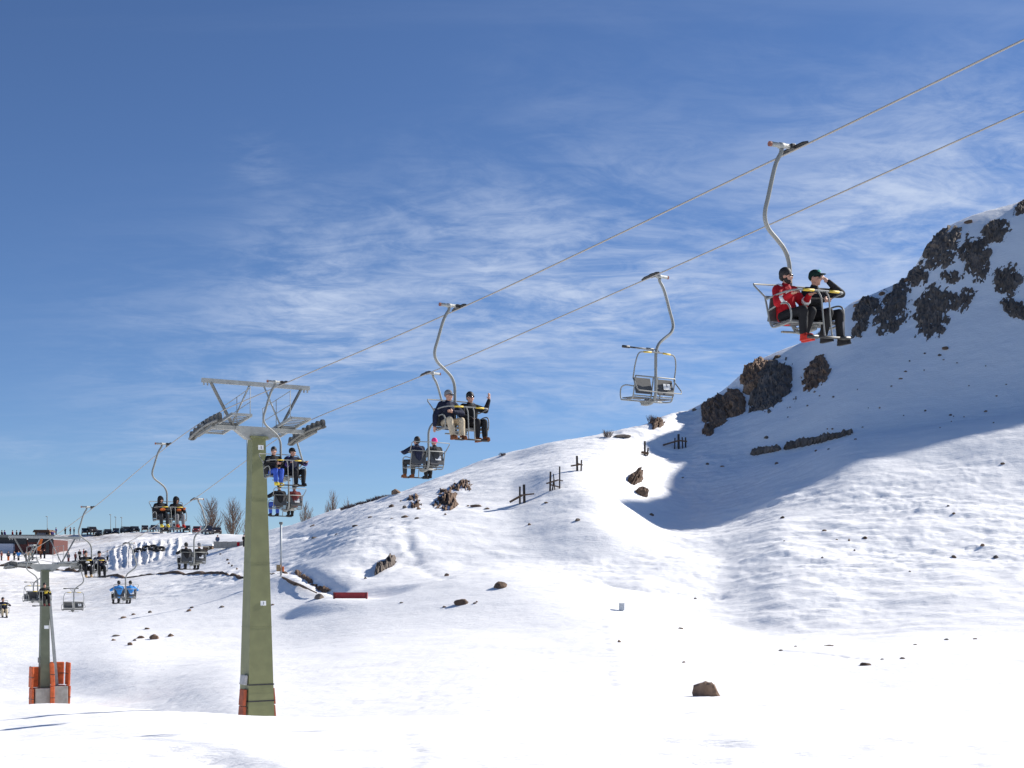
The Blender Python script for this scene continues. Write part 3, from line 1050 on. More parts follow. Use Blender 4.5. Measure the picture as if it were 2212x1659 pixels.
CHAIR_DOWN = make_chair(False)
CHAIR_UP = make_chair(True)
_first = {'d': True, 'u': True}


def place_chair(which, Y, bar_up, label, roll=0.0):
    key = 'u' if bar_up else 'd'
    src = CHAIR_UP if bar_up else CHAIR_DOWN
    if _first[key]:
        o = src
        _first[key] = False
    else:
        o = copy_tree(src)
    o.location = rope_pt(which, Y)
    rz = AZ + math.pi if which == 'up' else AZ
    o.rotation_euler = (0, math.radians(roll), rz)
    tag(o, label, 'chairlift chair', 'double chairs hanging on the chairlift')
    p0, p1 = rope_pt(which, Y - 0.5), rope_pt(which, Y + 0.5)
    sl = math.atan2(p0.z - p1.z, (p0.xy - p1.xy).length)
    for ch in o.children:
        if ch.name.startswith('rope_clamp'):
            ch.rotation_euler = (sl if which == 'up' else -sl, 0, 0)
    return o


bpy.context.view_layer.update()

# ------------------------------------------------------------------ people


def fuse(mb, voxel, m, name, smooth=4):
    """melt overlapping shapes into one continuous skin"""
    me0 = mb.mesh(name, None)
    t = bpy.data.objects.new('tmp', me0)
    COL.objects.link(t)
    r = t.modifiers.new('r', 'REMESH')
    r.mode = 'VOXEL'
    r.voxel_size = voxel
    r.use_smooth_shade = True
    s = t.modifiers.new('s', 'SMOOTH')
    s.factor = 0.5
    s.iterations = smooth
    dg = bpy.context.evaluated_depsgraph_get()
    me1 = bpy.data.meshes.new_from_object(t.evaluated_get(dg))
    bpy.data.objects.remove(t)
    bpy.data.meshes.remove(me0)
    me1.name = name
    me1.materials.clear()
    me1.materials.append(m)
    return me1


def cloth(name, c):
    return mat('cloth_' + name, c, 0.82, 0, 0.16, 7, 0.35, 22, spec=0.2, bdist=0.03)


CL = {k: cloth(k, c) for k, c in {
    'black': (0.018, 0.018, 0.02), 'charcoal': (0.04, 0.042, 0.046), 'navy': (0.018, 0.022, 0.045), 'red': (0.42, 0.012, 0.02), 'beige': (0.50, 0.42, 0.30), 'blue': (0.05, 0.11, 0.48),
    'sky': (0.05, 0.24, 0.58), 'yellow': (0.72, 0.55, 0.06), 'brown': (0.16, 0.06, 0.025), 'white': (0.75, 0.75, 0.74), 'purple': (0.13, 0.09, 0.28), 'pink': (0.85, 0.05, 0.25), 'grey': (0.20, 0.20, 0.21),
    'tan': (0.55, 0.38, 0.20), 'green': (0.008, 0.028, 0.022), 'mint': (0.18, 0.55, 0.42), 'orange': (0.65, 0.16, 0.04), 'maroon': (0.14, 0.03, 0.03), 'denim': (0.06, 0.09, 0.16), 'bootred': (0.45, 0.03, 0.02)}.items()}
SKIN = mat('skin', (0.50, 0.27, 0.19), 0.6, 0, 0.08, 20)
HAIR = mat('dark_hair', (0.012, 0.010, 0.009), 0.6, 0, 0.3, 30, 0.4, 80)
GLASS = mat('dark_lens', (0.01, 0.01, 0.012), 0.12)

ARM = {  # right-hand side: elbow, wrist, direction of the fingers
    'bar': ((0.29, 0.10, 0.30), (0.20, 0.34, 0.41), (-0.05, 0.9, 0.1)),
    'lap': ((0.28, 0.06, 0.30), (0.10, 0.27, 0.22), (-0.6, 0.7, -0.1)),
    'knee': ((0.29, 0.10, 0.28), (0.19, 0.36, 0.20), (-0.1, 0.9, -0.4)),
    'wave': ((0.37, 0.10, 0.46), (0.44, 0.14, 0.72), (0.05, 0.0, 1.0)),
    'face': ((0.44, 0.17, 0.50), (0.19, 0.15, 0.70), (-0.8, -0.1, 0.5)),
    'down': ((0.33, -0.02, 0.27), (0.37, 0.02, 0.03), (0.02, 0.05, -1.0)),
    'fold': ((0.30, 0.12, 0.34), (0.02, 0.24, 0.36), (-1.0, 0.15, 0.05)),
    'out': ((0.40, 0.06, 0.40), (0.33, 0.34, 0.44), (-0.1, 0.9, 0.1)),
}
LEG = {  # knee, ankle
    'rest': ((0.12, 0.47, 0.13), (0.12, 0.50, -0.22)),
    'apart': ((0.19, 0.45, 0.14), (0.15, 0.52, -0.22)),
    'in': ((0.07, 0.47, 0.13), (0.06, 0.44, -0.24)),
    'tuck': ((0.12, 0.46, 0.12), (0.10, 0.30, -0.24)),
    'hang': ((0.13, 0.45, 0.11), (0.13, 0.46, -0.30)),
}


def mirror(p):
    return Vector((-p[0], p[1], p[2]))


def make_person(label, parent_m, c, detail=True):
    """c: dict of clothing and pose. Built sitting: origin on the seat, +y forward, +x the person's right"""
    vox = 0.0125 if detail else 0.024
    root = empty('person')
    root.matrix_world = parent_m
    tag(root, label, 'person', 'people riding the chairlift')
    bulk = c.get('bulk', 1.0)
    lean = c.get('lean', 0.0)
    sh = {}
    pel, wai, che, nek = Vector((0, 0.0, 0.10)), Vector((0, -0.035 + lean * 0.3, 0.28)), Vector((0, -0.04 + lean * 0.7, 0.44)), Vector((0, -0.03 + lean, 0.60))
    hd = nek + Vector((0, 0.035, 0.165))
    HR = Matrix.Rotation(math.radians(c.get('yaw', 0)), 3, 'Z') @ Matrix.Rotation(math.radians(c.get('nod', 0)), 3, 'X')

    def hp(x, y, z):
        return hd + HR @ Vector((x, y, z))
    arms, legs = {}, {}
    for s, k in ((1, 'R'), (-1, 'L')):
        e, w, f = (Vector(v) for v in ARM[c.get('arm' + k, 'bar')])
        if s == -1:
            e, w, f = mirror(e), mirror(w), mirror(f)
        dl = Vector((0, lean * 0.6, 0))
        sh[k] = Vector((s * 0.175, -0.035 + lean * 0.9, 0.535))
        arms[k] = (sh[k], e + dl, w + dl * (0.5 if c.get('arm' + k) in ('wave', 'face') else 0), f.normalized())
        kn, an = (Vector(v) for v in LEG[c.get('leg' + k, 'rest')])
        if s == -1:
            kn, an = mirror(kn), mirror(an)
        legs[k] = (Vector((s * 0.09, 0.02, 0.10)), kn, an)
    # --- body (one skin from head to toes)
    b = MB()
    b.capsule(pel, 0.125, wai, 0.115).capsule(wai, 0.115, che, 0.13).capsule(che, 0.13, nek - Vector((0, 0, 0.06)), 0.09)
    b.capsule(sh['R'], 0.06, sh['L'], 0.06).capsule(nek - Vector((0, 0, 0.03)), 0.058, hd - Vector((0, 0.015, 0.06)), 0.055)
    b.ball(hp(0, -0.012, 0.025), (0.078, 0.098, 0.105), HR).ball(hp(0, 0.018, -0.05), (0.06, 0.075, 0.07), HR)
    if detail:
        b.capsule(hp(0, 0.088, 0.0), 0.010, hp(0, 0.105, -0.03), 0.016, 6)                      # nose
        b.capsule(hp(-0.022, 0.08, -0.066), 0.011, hp(0.022, 0.08, -0.066), 0.011, 6)           # lips
        b.ball(hp(0, 0.068, -0.10), (0.03, 0.026, 0.022), HR)                                   # chin
        for s in (-1, 1):
            b.ball(hp(s * 0.079, -0.012, -0.012), (0.013, 0.026, 0.034), HR, 8, 6)               # ears
            b.ball(hp(s * 0.034, 0.070, -0.03), (0.028, 0.024, 0.026), HR, 8, 6)                 # cheeks
    for k in 'RL':
        s0, e, w, f = arms[k]
        b.capsule(s0, 0.055, e, 0.042).capsule(e, 0.042, w, 0.030)
        side = 1 if k == 'R' else -1
        inw = Vector((-side, 0, 0)) - f * f.dot(Vector((-side, 0, 0)))
        inw = inw.normalized() if inw.length > 0.2 else Vector((0, 0, 1))
        nrm_ = f.cross(inw)
        pc = w + f * 0.05
        Mh = Matrix((inw, f, nrm_)).transposed()
        b.ball(pc, (0.042, 0.055, 0.022), Mh, 10, 6)
        if detail:
            curl = nrm_ * (-0.35 if c.get('arm' + k, 'bar') in ('bar', 'lap', 'fold', 'knee') else 0.05)
            if nrm_.z > 0:
                curl = curl
            else:
                curl = -curl
            for q, (o_, ln) in enumerate(((0.030, 0.062), (0.011, 0.072), (-0.009, 0.068), (-0.028, 0.052))):
                p0 = pc + f * 0.045 + inw * o_
                p1 = p0 + (f + inw * o_ * 3).normalized() * ln * 0.55
                p2 = p1 + (f + curl * 2).normalized() * ln * 0.5
                b.capsule(p0, 0.0105, p1, 0.010, 6).capsule(p1, 0.010, p2, 0.0085, 6)
            t0 = pc + inw * 0.03 - f * 0.02
            t1 = t0 + (inw * 0.75 + f * 0.6).normalized() * 0.035
            b.capsule(t0, 0.013, t1, 0.0115, 6).capsule(t1, 0.0115, t1 + (f + inw * 0.2).normalized() * 0.03, 0.009, 6)
        h_, kn, an = legs[k]
        b.capsule(h_, 0.08, kn, 0.055).capsule(kn, 0.055, an, 0.038)
        b.capsule(an + Vector((0, -0.02, -0.05)), 0.038, an + Vector((0, 0.14, -0.07)), 0.03)
    link('body', fuse(b, vox, SKIN, 'body', 2), root)
    # --- jacket
    j = MB()
    jr = bulk * 1.1
    j.capsule(pel + Vector((0, 0, 0.02)), 0.150 * jr, wai, 0.142 * jr).capsule(wai, 0.142 * jr, che, 0.150 * jr)
    j.ball(che + Vector((0, 0.0, 0.02)), (0.195 * jr, 0.135 * jr, 0.17))
    j.capsule(sh['R'], 0.078 * jr, sh['L'], 0.078 * jr).capsule(nek - Vector((0, 0, 0.08)), 0.10, nek + Vector((0, 0.0, 0.02)), 0.072)
    for k in 'RL':
        s0, e, w, f = arms[k]
        j.capsule(s0, 0.080 * jr, e, 0.066 * jr).capsule(e, 0.066 * jr, w - (w - e).normalized() * 0.01, 0.047)
    if c.get('hood'):
        j.ball(hp(0, -0.035, 0.015), (0.115, 0.125, 0.145), HR)
        j.capsule(nek + Vector((0, -0.05, 0)), 0.10, hp(0, -0.06, -0.02), 0.11)
    jo = link('jacket', fuse(j, vox * 1.15, CL[c['jacket']], 'jacket', 3), root)
    if c.get('patch'):
        for k in 'RL':
            s0, e, w, f = arms[k]
            a0, a1 = e.lerp(w, 0.30), e.lerp(w, 0.5)
            MB().tube([a0, a0.lerp(a1, 0.5), a1], [0.069 * jr, 0.067 * jr, 0.060 * jr], 12).build('sleeve_patch', CL[c['patch']], jo, True)
        MB().box(che + Vector((0.07, 0.128 * jr, 0.03)), (0.10, 0.02, 0.05), None, 0.008).build('chest_patch', CL[c['patch']], jo)
        MB().tube([s + Vector((0, 0, 0.03)) for s in (sh['R'].lerp(sh['L'], 0.0), sh['R'].lerp(sh['L'], 0.16))], 0.066 * jr, 10).build('shoulder_patch', CL[c['patch']], jo, True)
    # --- trousers
    t = MB()
    t.ball(pel + Vector((0, 0.0, -0.005)), (0.165, 0.14, 0.11))
    for k in 'RL':
        h_, kn, an = legs[k]
        t.capsule(h_, 0.102, kn, 0.082).capsule(kn, 0.084, an + Vector((0, 0, 0.02)), 0.07)
    to = link('trousers', fuse(t, vox * 1.15, CL[c['trousers']], 'trousers', 3), root)
    if c.get('stripe'):
        for k in 'RL':
            h_, kn, an = legs[k]
            MB().tube([kn + Vector((0, 0.055, 0.03)), kn.lerp(an, 0.4) + Vector((0, 0.062, 0)), an + Vector((0, 0.05, 0.04))], 0.018, 8).build('trouser_stripe', CL[c['stripe']], to, True)
    # --- boots
    for k in 'RL':
        h_, kn, an = legs[k]
        q = MB()
        q.capsule(an + Vector((0, 0.0, 0.05)), 0.060, an + Vector((0, 0, -0.04)), 0.058)
        q.capsule(an + Vector((0, -0.02, -0.055)), 0.052, an + Vector((0, 0.17, -0.065)), 0.045)
        q.box(an + Vector((0, 0.07, -0.105)), (0.088, 0.27, 0.03), None, 0.01)
        link('boot', fuse(q, vox * 1.1, CL[c['boots']], 'boot', 2), root)
    # --- head wear
    hat = c.get('hat', 'hair')
    if not c.get('hood'):
        q = MB()
        if hat == 'hair':
            q.ball(hp(0, -0.026, 0.05), (0.097, 0.110, 0.108), HR).ball(hp(0, -0.06, -0.005), (0.084, 0.068, 0.08), HR)
            link('hair', fuse(q, vox, HAIR, 'hair', 2), root)
        else:
            q.ball(hp(0, -0.015, 0.055), (0.090, 0.110, 0.092), HR).ball(hp(0, -0.05, 0.02), (0.085, 0.075, 0.075), HR)
            if c.get('brim'):
                q.ball(hp(0, 0.115, 0.062), (0.072, 0.075, 0.014), HR)
            hm = link('hat', fuse(q, vox, CL[hat], 'hat', 2), root)
            if c.get('brim') and hat == 'green':
                MB().ball(hp(0, 0.055, 0.112), (0.045, 0.03, 0.028), HR).build('hat_badge', CL['mint'], hm, True)
    else:
        MB().tube([hp(0.075 * math.cos(a), 0.06, 0.0 + 0.10 * math.sin(a)) for a in np.linspace(-1.2, math.pi + 1.2, 16)], 0.018, 8).build('hood_rim', CL[c['jacket']], jo, True)
    if c.get('beard'):
        q = MB().ball(hp(0, 0.03, -0.085), (0.062, 0.062, 0.05), HR).ball(hp(0.05, 0.0, -0.05), (0.024, 0.04, 0.05), HR).ball(hp(-0.05, 0.0, -0.05), (0.024, 0.04, 0.05), HR)
        link('beard', fuse(q, vox, HAIR, 'beard', 1), root)
    if c.get('glasses'):
        q = MB()
        for s in (-1, 1):
            q.ball(hp(s * 0.036, 0.090, 0.016), (0.032, 0.012, 0.022), HR, 10, 6)
            q.bar(hp(s * 0.066, 0.08, 0.02), hp(s * 0.082, -0.01, 0.01), 0.008, 0.010)
        q.bar(hp(-0.012, 0.098, 0.02), hp(0.012, 0.098, 0.02), 0.008, 0.008)
        q.build('sunglasses', GLASS, root, True)
    if c.get('cuff'):
        for k in 'RL':
            s0, e, w, f = arms[k]
            MB().capsule(w - f * 0.01, 0.05, w + f * 0.09, 0.042).build('glove', CL[c['cuff']], root, True)
    if detail and not c.get('glasses'):
        for s in (-1, 1):
            MB().ball(hp(s * 0.034, 0.083, 0.012), (0.014, 0.010, 0.009), HR, 8, 6).build('eye', HAIR, root, True)
    return root


def seat_m(chair, side):
    """seat place on a chair: side +1 = rider's right"""
    bpy.context.view_layer.update()
    return chair.matrix_world @ Matrix.Translation((side * 0.31, 0.0, -2.875))


D = dict
c = place_chair('up', 22.37, False, 'nearest chair, its riders in a red jacket and a green cap', roll=3.2)
make_person('person in red and white jacket and dark trousers at the left of the nearest chair', seat_m(c, 1),
            D(jacket='red', patch='white', trousers='black', boots='bootred', hat='hair', beard=1, glasses=1, yaw=30, nod=-4, armR='bar', armL='bar', legR='in', legL='tuck', stripe='charcoal', lean=0.03, bulk=1.05))
make_person('person in black jacket and green cap raising a hand to the face', seat_m(c, -1),
            D(jacket='black', trousers='black', boots='black', hat='green', brim=1, glasses=1, yaw=26, nod=-6, armR='fold', armL='face', legR='tuck', legL='hang', stripe='grey', lean=0.06))
c = place_chair('up', 32.25, False, 'chair whose riders wear beige trousers and wave')
make_person('person in navy jacket, beige trousers and brown shoes beside the waving rider', seat_m(c, 1),
            D(jacket='navy', trousers='beige', boots='brown', hat='grey', glasses=1, yaw=22, armR='down', armL='fold', legR='apart', legL='rest', bulk=1.1, lean=0.05))
make_person('person all in black with sunglasses waving a raised hand', seat_m(c, -1),
            D(jacket='black', trousers='black', boots='brown', hat='hair', glasses=1, yaw=-2, armR='lap', armL='wave', legR='in', legL='rest'))
c = place_chair('up', 42.0, False, 'chair right of the green tower, a rider in bright blue trousers on it')
make_person('person in black jacket, bright blue trousers and yellow boots', seat_m(c, 1),
            D(jacket='black', trousers='blue', boots='yellow', hat='hair', yaw=-20, armR='fold', armL='lap', legR='rest', legL='in', bulk=1.08))
make_person('person in dark purple-sleeved jacket and headband looking to the right', seat_m(c, -1),
            D(jacket='navy', patch='purple', trousers='black', boots='black', hat='black', glasses=1, yaw=45, armR='bar', armL='out', legR='in', legL='apart', bulk=1.05))
c = place_chair('up', 52.3, False, 'chair left of the green tower carrying two dark hooded riders')
make_person('hooded person in dark jacket with yellow boots, left of the green tower', seat_m(c, 1),
            D(jacket='black', trousers='charcoal', boots='yellow', hood=1, yaw=10, armR='fold', armL='fold', cuff='orange', bulk=1.1), False)
make_person('hooded person in dark jacket with red boots, left of the green tower', seat_m(c, -1),
            D(jacket='black', trousers='grey', boots='bootred', hood=1, yaw=20, armR='fold', armL='bar', cuff='orange'), False)
c = place_chair('up', 62.46, False, 'chair just right of the far tower head with two riders')
make_person('person with white scarf and tan boots just right of the far tower', seat_m(c, 1),
            D(jacket='black', trousers='black', boots='tan', hat='hair', yaw=10, armR='fold', armL='lap', cuff='white'), False)
make_person('person in navy and white jacket on the chair just right of the far tower', seat_m(c, -1),
            D(jacket='navy', patch='white', trousers='black', boots='charcoal', hat='black', yaw=5, armR='fold', armL='bar'), False)
c = place_chair('up', 72.46, False, 'chair in front of the far tower column')
make_person('lone dark rider with yellow gloves in front of the far tower column', seat_m(c, -1),
            D(jacket='black', trousers='black', boots='maroon', hat='hair', yaw=0, armR='fold', armL='bar', cuff='yellow'), False)
c = place_chair('up', 82.46, False, 'chair cut by the left photo edge below the far tower')
make_person('person with light trousers on the chair at the left photo edge', seat_m(c, -1),
            D(jacket='navy', trousers='beige', boots='black', hat='hair', yaw=15, armR='lap', armL='out'), False)

c = place_chair('down', 32.18, True, 'empty chair with its safety bar raised, nearest seen from behind')
c = place_chair('down', 42.18, False, 'chair seen from behind with a rider in a pink hat')
make_person('person in navy jacket and brown boots seen from behind beside the pink hat', seat_m(c, -1),
            D(jacket='navy', trousers='charcoal', boots='brown', hat='hair', yaw=20, armL='out', armR='lap', legL='apart', legR='rest', bulk=1.05))
make_person('person in dark jacket wearing a bright pink hat seen from behind', seat_m(c, 1),
            D(jacket='charcoal', trousers='black', boots='black', hat='pink', yaw=5, armL='bar', armR='lap', legL='in', legR='rest', bulk=1.05))
c = place_chair('down', 52.18, False, 'chair seen from behind hanging under the yellow boots')
make_person('person in dark jacket and blue trousers seen from behind under the yellow boots', seat_m(c, -1),
            D(jacket='black', trousers='blue', boots='black', hat='black', armL='out', armR='lap', legL='apart', legR='rest', bulk=1.05), False)
make_person('person all in dark clothes seen from behind right of the blue-trousered rider', seat_m(c, 1),
            D(jacket='maroon', trousers='black', boots='black', hat='hair', armL='lap', armR='lap', legL='in', legR='rest'), False)
c = place_chair('down', 62.18, False, 'chair seen from behind over the bank with two riders in black')
make_person('left rider in black seen from behind in front of the snowy bank', seat_m(c, -1),
            D(jacket='black', trousers='black', boots='black', hat='hair', armL='out', armR='lap', legL='apart', legR='rest'), False)
make_person('right rider in black with grey hat seen from behind in front of the snowy bank', seat_m(c, 1),
            D(jacket='black', trousers='black', boots='black', hat='grey', armL='lap', armR='out', legL='in', legR='rest'), False)
c = place_chair('down', 72.18, False, 'chair seen from behind with two riders in blue jackets')
make_person('left rider in bright blue jacket seen from behind', seat_m(c, -1),
            D(jacket='sky', trousers='black', boots='black', hat='hair', armL='out', armR='lap', legL='apart', legR='rest', bulk=1.08), False)
make_person('right rider in blue and dark red jacket seen from behind', seat_m(c, 1),
            D(jacket='sky', patch='maroon', trousers='charcoal', boots='black', hat='hair', armL='lap', armR='out', legL='in', legR='rest', bulk=1.05), False)
c = place_chair('down', 82.18, True, 'empty chair right of the far tower column, seen from behind')
c = place_chair('down', 92.18, True, 'empty chair left of the far tower column, seen from behind')

# ------------------------------------------------------------------ lift towers


def head_part(root, z0, slope):
    """everything above the column; local x across the line, y uphill, z up"""
    tilt = Matrix.Rotation(slope, 3, 'X')
    # cross arm with gussets
    a = MB()
    a.prism([(-0.42, -0.12), (0.42, -0.12), (0.85, 0.20), (0.85, 0.345), (-0.85, 0.345), (-0.85, 0.20)], -0.17, 0.17)
    a.build('head_plate', GALV, root, loc=(0, 0, z0))
    a = MB().box((0, 0, 0.27), (4.1, 0.22, 0.15))
    a.build('cross_arm', GALV, root, loc=(0, 0, z0))
    bm_ = MB().box((0, 0.0, 1.93), (4.15, 0.14, 0.15))
    for s in (-1, 1):
        for q in (1.86, 2.0):
            bm_.box((s * q, 0, 1.81), (0.04, 0.06, 0.12))
    bm_.build('top_beam', GALV, root, loc=(0, 0, z0))
    for s in (-1, 1):
        p = MB()
        for dy in (-0.06, 0.06):
            p.bar((s * 0.92, dy, 0.36), (s * 1.74, dy, 1.87), 0.05, 0.09, (0, 1, 0))
        p.build('frame_post', GALV_D, root, loc=(0, 0, z0))
        MB().tube([(s * 0.95, 0, 0.4), (s * 0.28, 0, 1.87)], 0.032, 8).build('frame_brace', GALV, root, True, loc=(0, 0, z0))
    # sheave trains under both ropes
    for s in (-1, 1):
        st = empty('sheave_train', (0, 0, 0), 0, root)
        for k in range(8):
            t = -1.54 + k * 0.44
            drop = -0.035 * (t * 1.0) ** 2
            c = Vector((s * 1.95, 0, 0.56)) + tilt @ Vector((0, t, drop - 0.02))
            c.z += z0 - 0.215
            w = MB().cyl((-0.05, 0, 0), (0.05, 0, 0), 0.172, 14)
            w.cyl((-0.062, 0, 0), (0.062, 0, 0), 0.06, 8)
            w.build('sheave', mat('sheave_grey', (0.045, 0.045, 0.043), 0.6, 0, 0.2, 9), st, loc=c)
        f = MB()
        P = [Vector((0, t, -0.035 * t * t - 0.10)) for t in np.linspace(-1.6, 1.6, 9)]
        for dx in (-0.085, 0.085):
            f.tube([(tilt @ p) + Vector((s * 1.95 + dx, 0, 0.56 - 0.235)) for p in P], 0.05, 6)
        f.bar(tilt @ Vector((0, -0.9, -0.22)) + Vector((s * 1.95, 0, 0.33)), tilt @ Vector((0, 0.9, -0.22)) + Vector((s * 1.95, 0, 0.33)), 0.12, 0.10)
        f.box((s * 1.95, 0, 0.24), (0.22, 0.3, 0.2))
        f.build('sheave_beam', GALV_D, st, loc=(0, 0, z0))
        # catwalk
        cw = empty('catwalk', (0, 0, 0), 0, root)
        C = Vector((s * 1.12, 0, z0 + 0.40))
        fr = MB()
        for dx in (-0.36, 0.36):
            fr.bar(C + tilt @ Vector((dx, -1.55, 0)), C + tilt @ Vector((dx, 1.55, 0)), 0.06, 0.10)
        for t in (-1.55, 0, 1.55):
            fr.bar(C + tilt @ Vector((-0.36, t, 0)), C + tilt @ Vector((0.36, t, 0)), 0.05, 0.08)
        fr.build('catwalk_frame', GALV, cw)
        for k in range(13):
            t = -1.42 + k * 0.237
            MB().box(C + tilt @ Vector((0, t, 0.05)), (0.68, 0.075, 0.02), tilt).build('tread', GALV_D, cw)
        hr = MB()
        for t in (-1.4, 0, 1.4):
            hr.tube([C + tilt @ Vector((-s * 0.36, t, 0)), C + tilt @ Vector((-s * 0.36, t, 0)) + Vector((0, 0, 1.0))], 0.014, 6)
        for hgt in (0.5, 1.0):
            hr.tube([C + tilt @ Vector((-s * 0.36, -1.45, 0)) + Vector((0, 0, hgt)), C + tilt @ Vector((-s * 0.36, 1.45, 0)) + Vector((0, 0, hgt))], 0.014, 6)
        hr.build('handrail', GALV, cw, True)


def ladder(root, x, y, z0, z1, dx0=0.0):
    L = MB()
    for s in (-1, 1):
        L.tube([(x + dx0 + s * 0.17, y - 0.0, z0), (x + s * 0.17, y, z1)], 0.016, 6)
    n = int((z1 - z0) / 0.3)
    for k in range(1, n):
        t = k / n
        L.tube([(x + dx0 * (1 - t) - 0.17, y, z0 + (z1 - z0) * t), (x + dx0 * (1 - t) + 0.17, y, z0 + (z1 - z0) * t)], 0.011, 5)
    L.build('ladder', GALV, root, True)


# near tower (green)
mid = (rope_pt('up', 48.3) + rope_pt('down', 50.7)) / 2
tx, ty = mid.x, mid.y
gz0 = ground_at(tx, ty)
T1 = empty('lift_tower', (tx, ty, gz0), AZ + math.pi)        # local +y points uphill, +x to the left rope
top = 5.22 - gz0
MB().taper((0, 0, -0.3), (1.06, 1.06), (0, 0, top), (0.50, 0.50)).build('column', GREEN, T1)
MB().box((0, 0, top - 0.05), (0.66, 0.66, 0.08)).build('cap_plate', GREEN, T1)
MB().box((0, 0, 0.10), (1.35, 1.35, 0.5), None, 0.03).build('footing', CONCRETE, T1)


def col_w(z):
    t = (z + 0.3) / (top + 0.3)
    return (1.06 * (1 - t) + 0.50 * t) / 2


for zz in (1.55, 2.15):
    w = col_w(zz) + 0.006
    s_ = MB()
    for a_ in range(4):
        R_ = Matrix.Rotation(a_ * math.pi / 2, 3, 'Z')
        s_.box(R_ @ Vector((0, w, zz)), (2 * w + 0.03, 0.022, 0.05), R_)
    s_.build('strap', DARK, T1)
# the plates face uphill (towards the camera)
lean_ = math.atan2(0.28, top)
for zz, xx in ((top - 0.42, -0.06), (gz0 * 0 + top * 0.455, -0.10)):
    w = col_w(zz)
    p_ = MB().box((xx, w + 0.014, zz), (0.21, 0.012, 0.17), Matrix.Rotation(lean_, 3, 'X'))
    po = p_.build('number_plate', WHITE, T1)
    MB().box((xx - 0.012, w + 0.024, zz), (0.03, 0.006, 0.11), Matrix.Rotation(lean_, 3, 'X')).build('faded_numeral', INK, po)
# crash mats round the foot, seen edge-on at the left
cm = MB()
for k in range(3):
    cm.box((0.66 - k * 0.03, 0.18, 0.45 + k * 0.62), (0.12, 0.55 - k * 0.03, 0.60), Matrix.Rotation(math.radians(-5), 3, 'Y'), 0.03)
cm.build('crash_mat', RUST, T1)
MB().box((0.565, 0.18, 2.33), (0.13, 0.48, 0.36), Matrix.Rotation(math.radians(-5), 3, 'Y'), 0.03).build('mat_cover', mat('grey_vinyl', (0.36, 0.36, 0.36), 0.6), T1)
cm = MB()
for k in range(3):
    cm.box((-0.62 + k * 0.02, -0.1, 0.45 + k * 0.62), (0.10, 0.8 - k * 0.04, 0.60), Matrix.Rotation(math.radians(5), 3, 'Y'), 0.03)
cm.build('crash_mat', RUST, T1)
for zz in np.arange(1.9, top - 0.5, 2.35):
    w = col_w(zz) + 0.004
    s_ = MB()
    for a_ in range(4):
        R_ = Matrix.Rotation(a_ * math.pi / 2, 3, 'Z')
        s_.box(R_ @ Vector((0, w, zz)), (2 * w, 0.012, 0.03), R_)
    s_.build('weld_seam', GREEN, T1)
bo_ = MB()
for a_ in range(4):
    R_ = Matrix.Rotation(a_ * math.pi / 2, 3, 'Z')
    for dx in (-0.5, -0.25, 0, 0.25, 0.5):
        bo_.cyl(R_ @ Vector((dx, 0.58, 0.33)), R_ @ Vector((dx, 0.58, 0.43)), 0.035, 6)
bo_.build('anchor_bolts', GALV_D, T1)
head_part(T1, top, 0.12)
ladder(T1, 0, -0.56, 0.5, top, 0)
bx_ = MB().box((-0.16, 0.56, 0.44), (0.30, 0.16, 0.2), None, 0.01)
bx_.build('junction_box', mat('tan_box', (0.42, 0.27, 0.15), 0.7), T1)
MB().tube(curve_pts([(-0.16, 0.50, 0.5), (-0.24, 0.46, 0.9), (-0.24, 0.40, 3.0), (-0.2, 0.33, 6.0)], 5), 0.014, 6).build('conduit', GREEN2, T1, True)
tag(T1, 'olive green tapered steel chairlift tower in the left foreground', 'lift tower', 'towers of the chairlift')

# far tower
mid = (rope_pt('up', 79.0) + rope_pt('down', 81.0)) / 2
tx, ty = mid.x, mid.y
gz1 = ground_at(tx, ty)
T2 = empty('lift_tower', (tx, ty, gz1), AZ + math.pi)
top2 = 0.50 - gz1
MB().taper((0.06, 0, 0.6), (0.60, 0.60), (0, 0, top2), (0.40, 0.40)).build('column', GREEN2, T2)
MB().taper((-0.72, 0.1, 0.9), (0.17, 0.17), (-0.20, 0.1, top2 - 1.2), (0.15, 0.15)).build('strut', GALV, T2)
MB().box((0, 0, top2 - 0.05), (0.54, 0.54, 0.08)).build('cap_plate', GREEN2, T2)
MB().box((0.20, 0.1, 0.66), (0.95, 0.95, 1.7), None, 0.04).build('footing', CONCRETE, T2)
MB().box((-0.78, 0.2, 0.70), (0.82, 0.95, 1.8), None, 0.04).build('footing', CONCRETE, T2)


def mats(x, y, w, d, hh, n=2, lean=0.0):
    m_ = MB()
    for k in range(n):
        m_.box((x + lean * k, y + random.uniform(-.02, .02), 0.25 + (k + 0.5) * hh / n), (w * random.uniform(.95, 1.03), d, hh / n - 0.025), Matrix.Rotation(random.uniform(-.05, .05), 3, 'Y'), 0.05)
    mo = m_.build('crash_mat', ORANGE, T2)
    st_ = MB()
    for k in range(n):
        st_.box((x + lean * k, y, 0.25 + (k + 0.5) * hh / n), (w + 0.012, d + 0.012, 0.035))
    st_.build('mat_strap', DARK, mo)


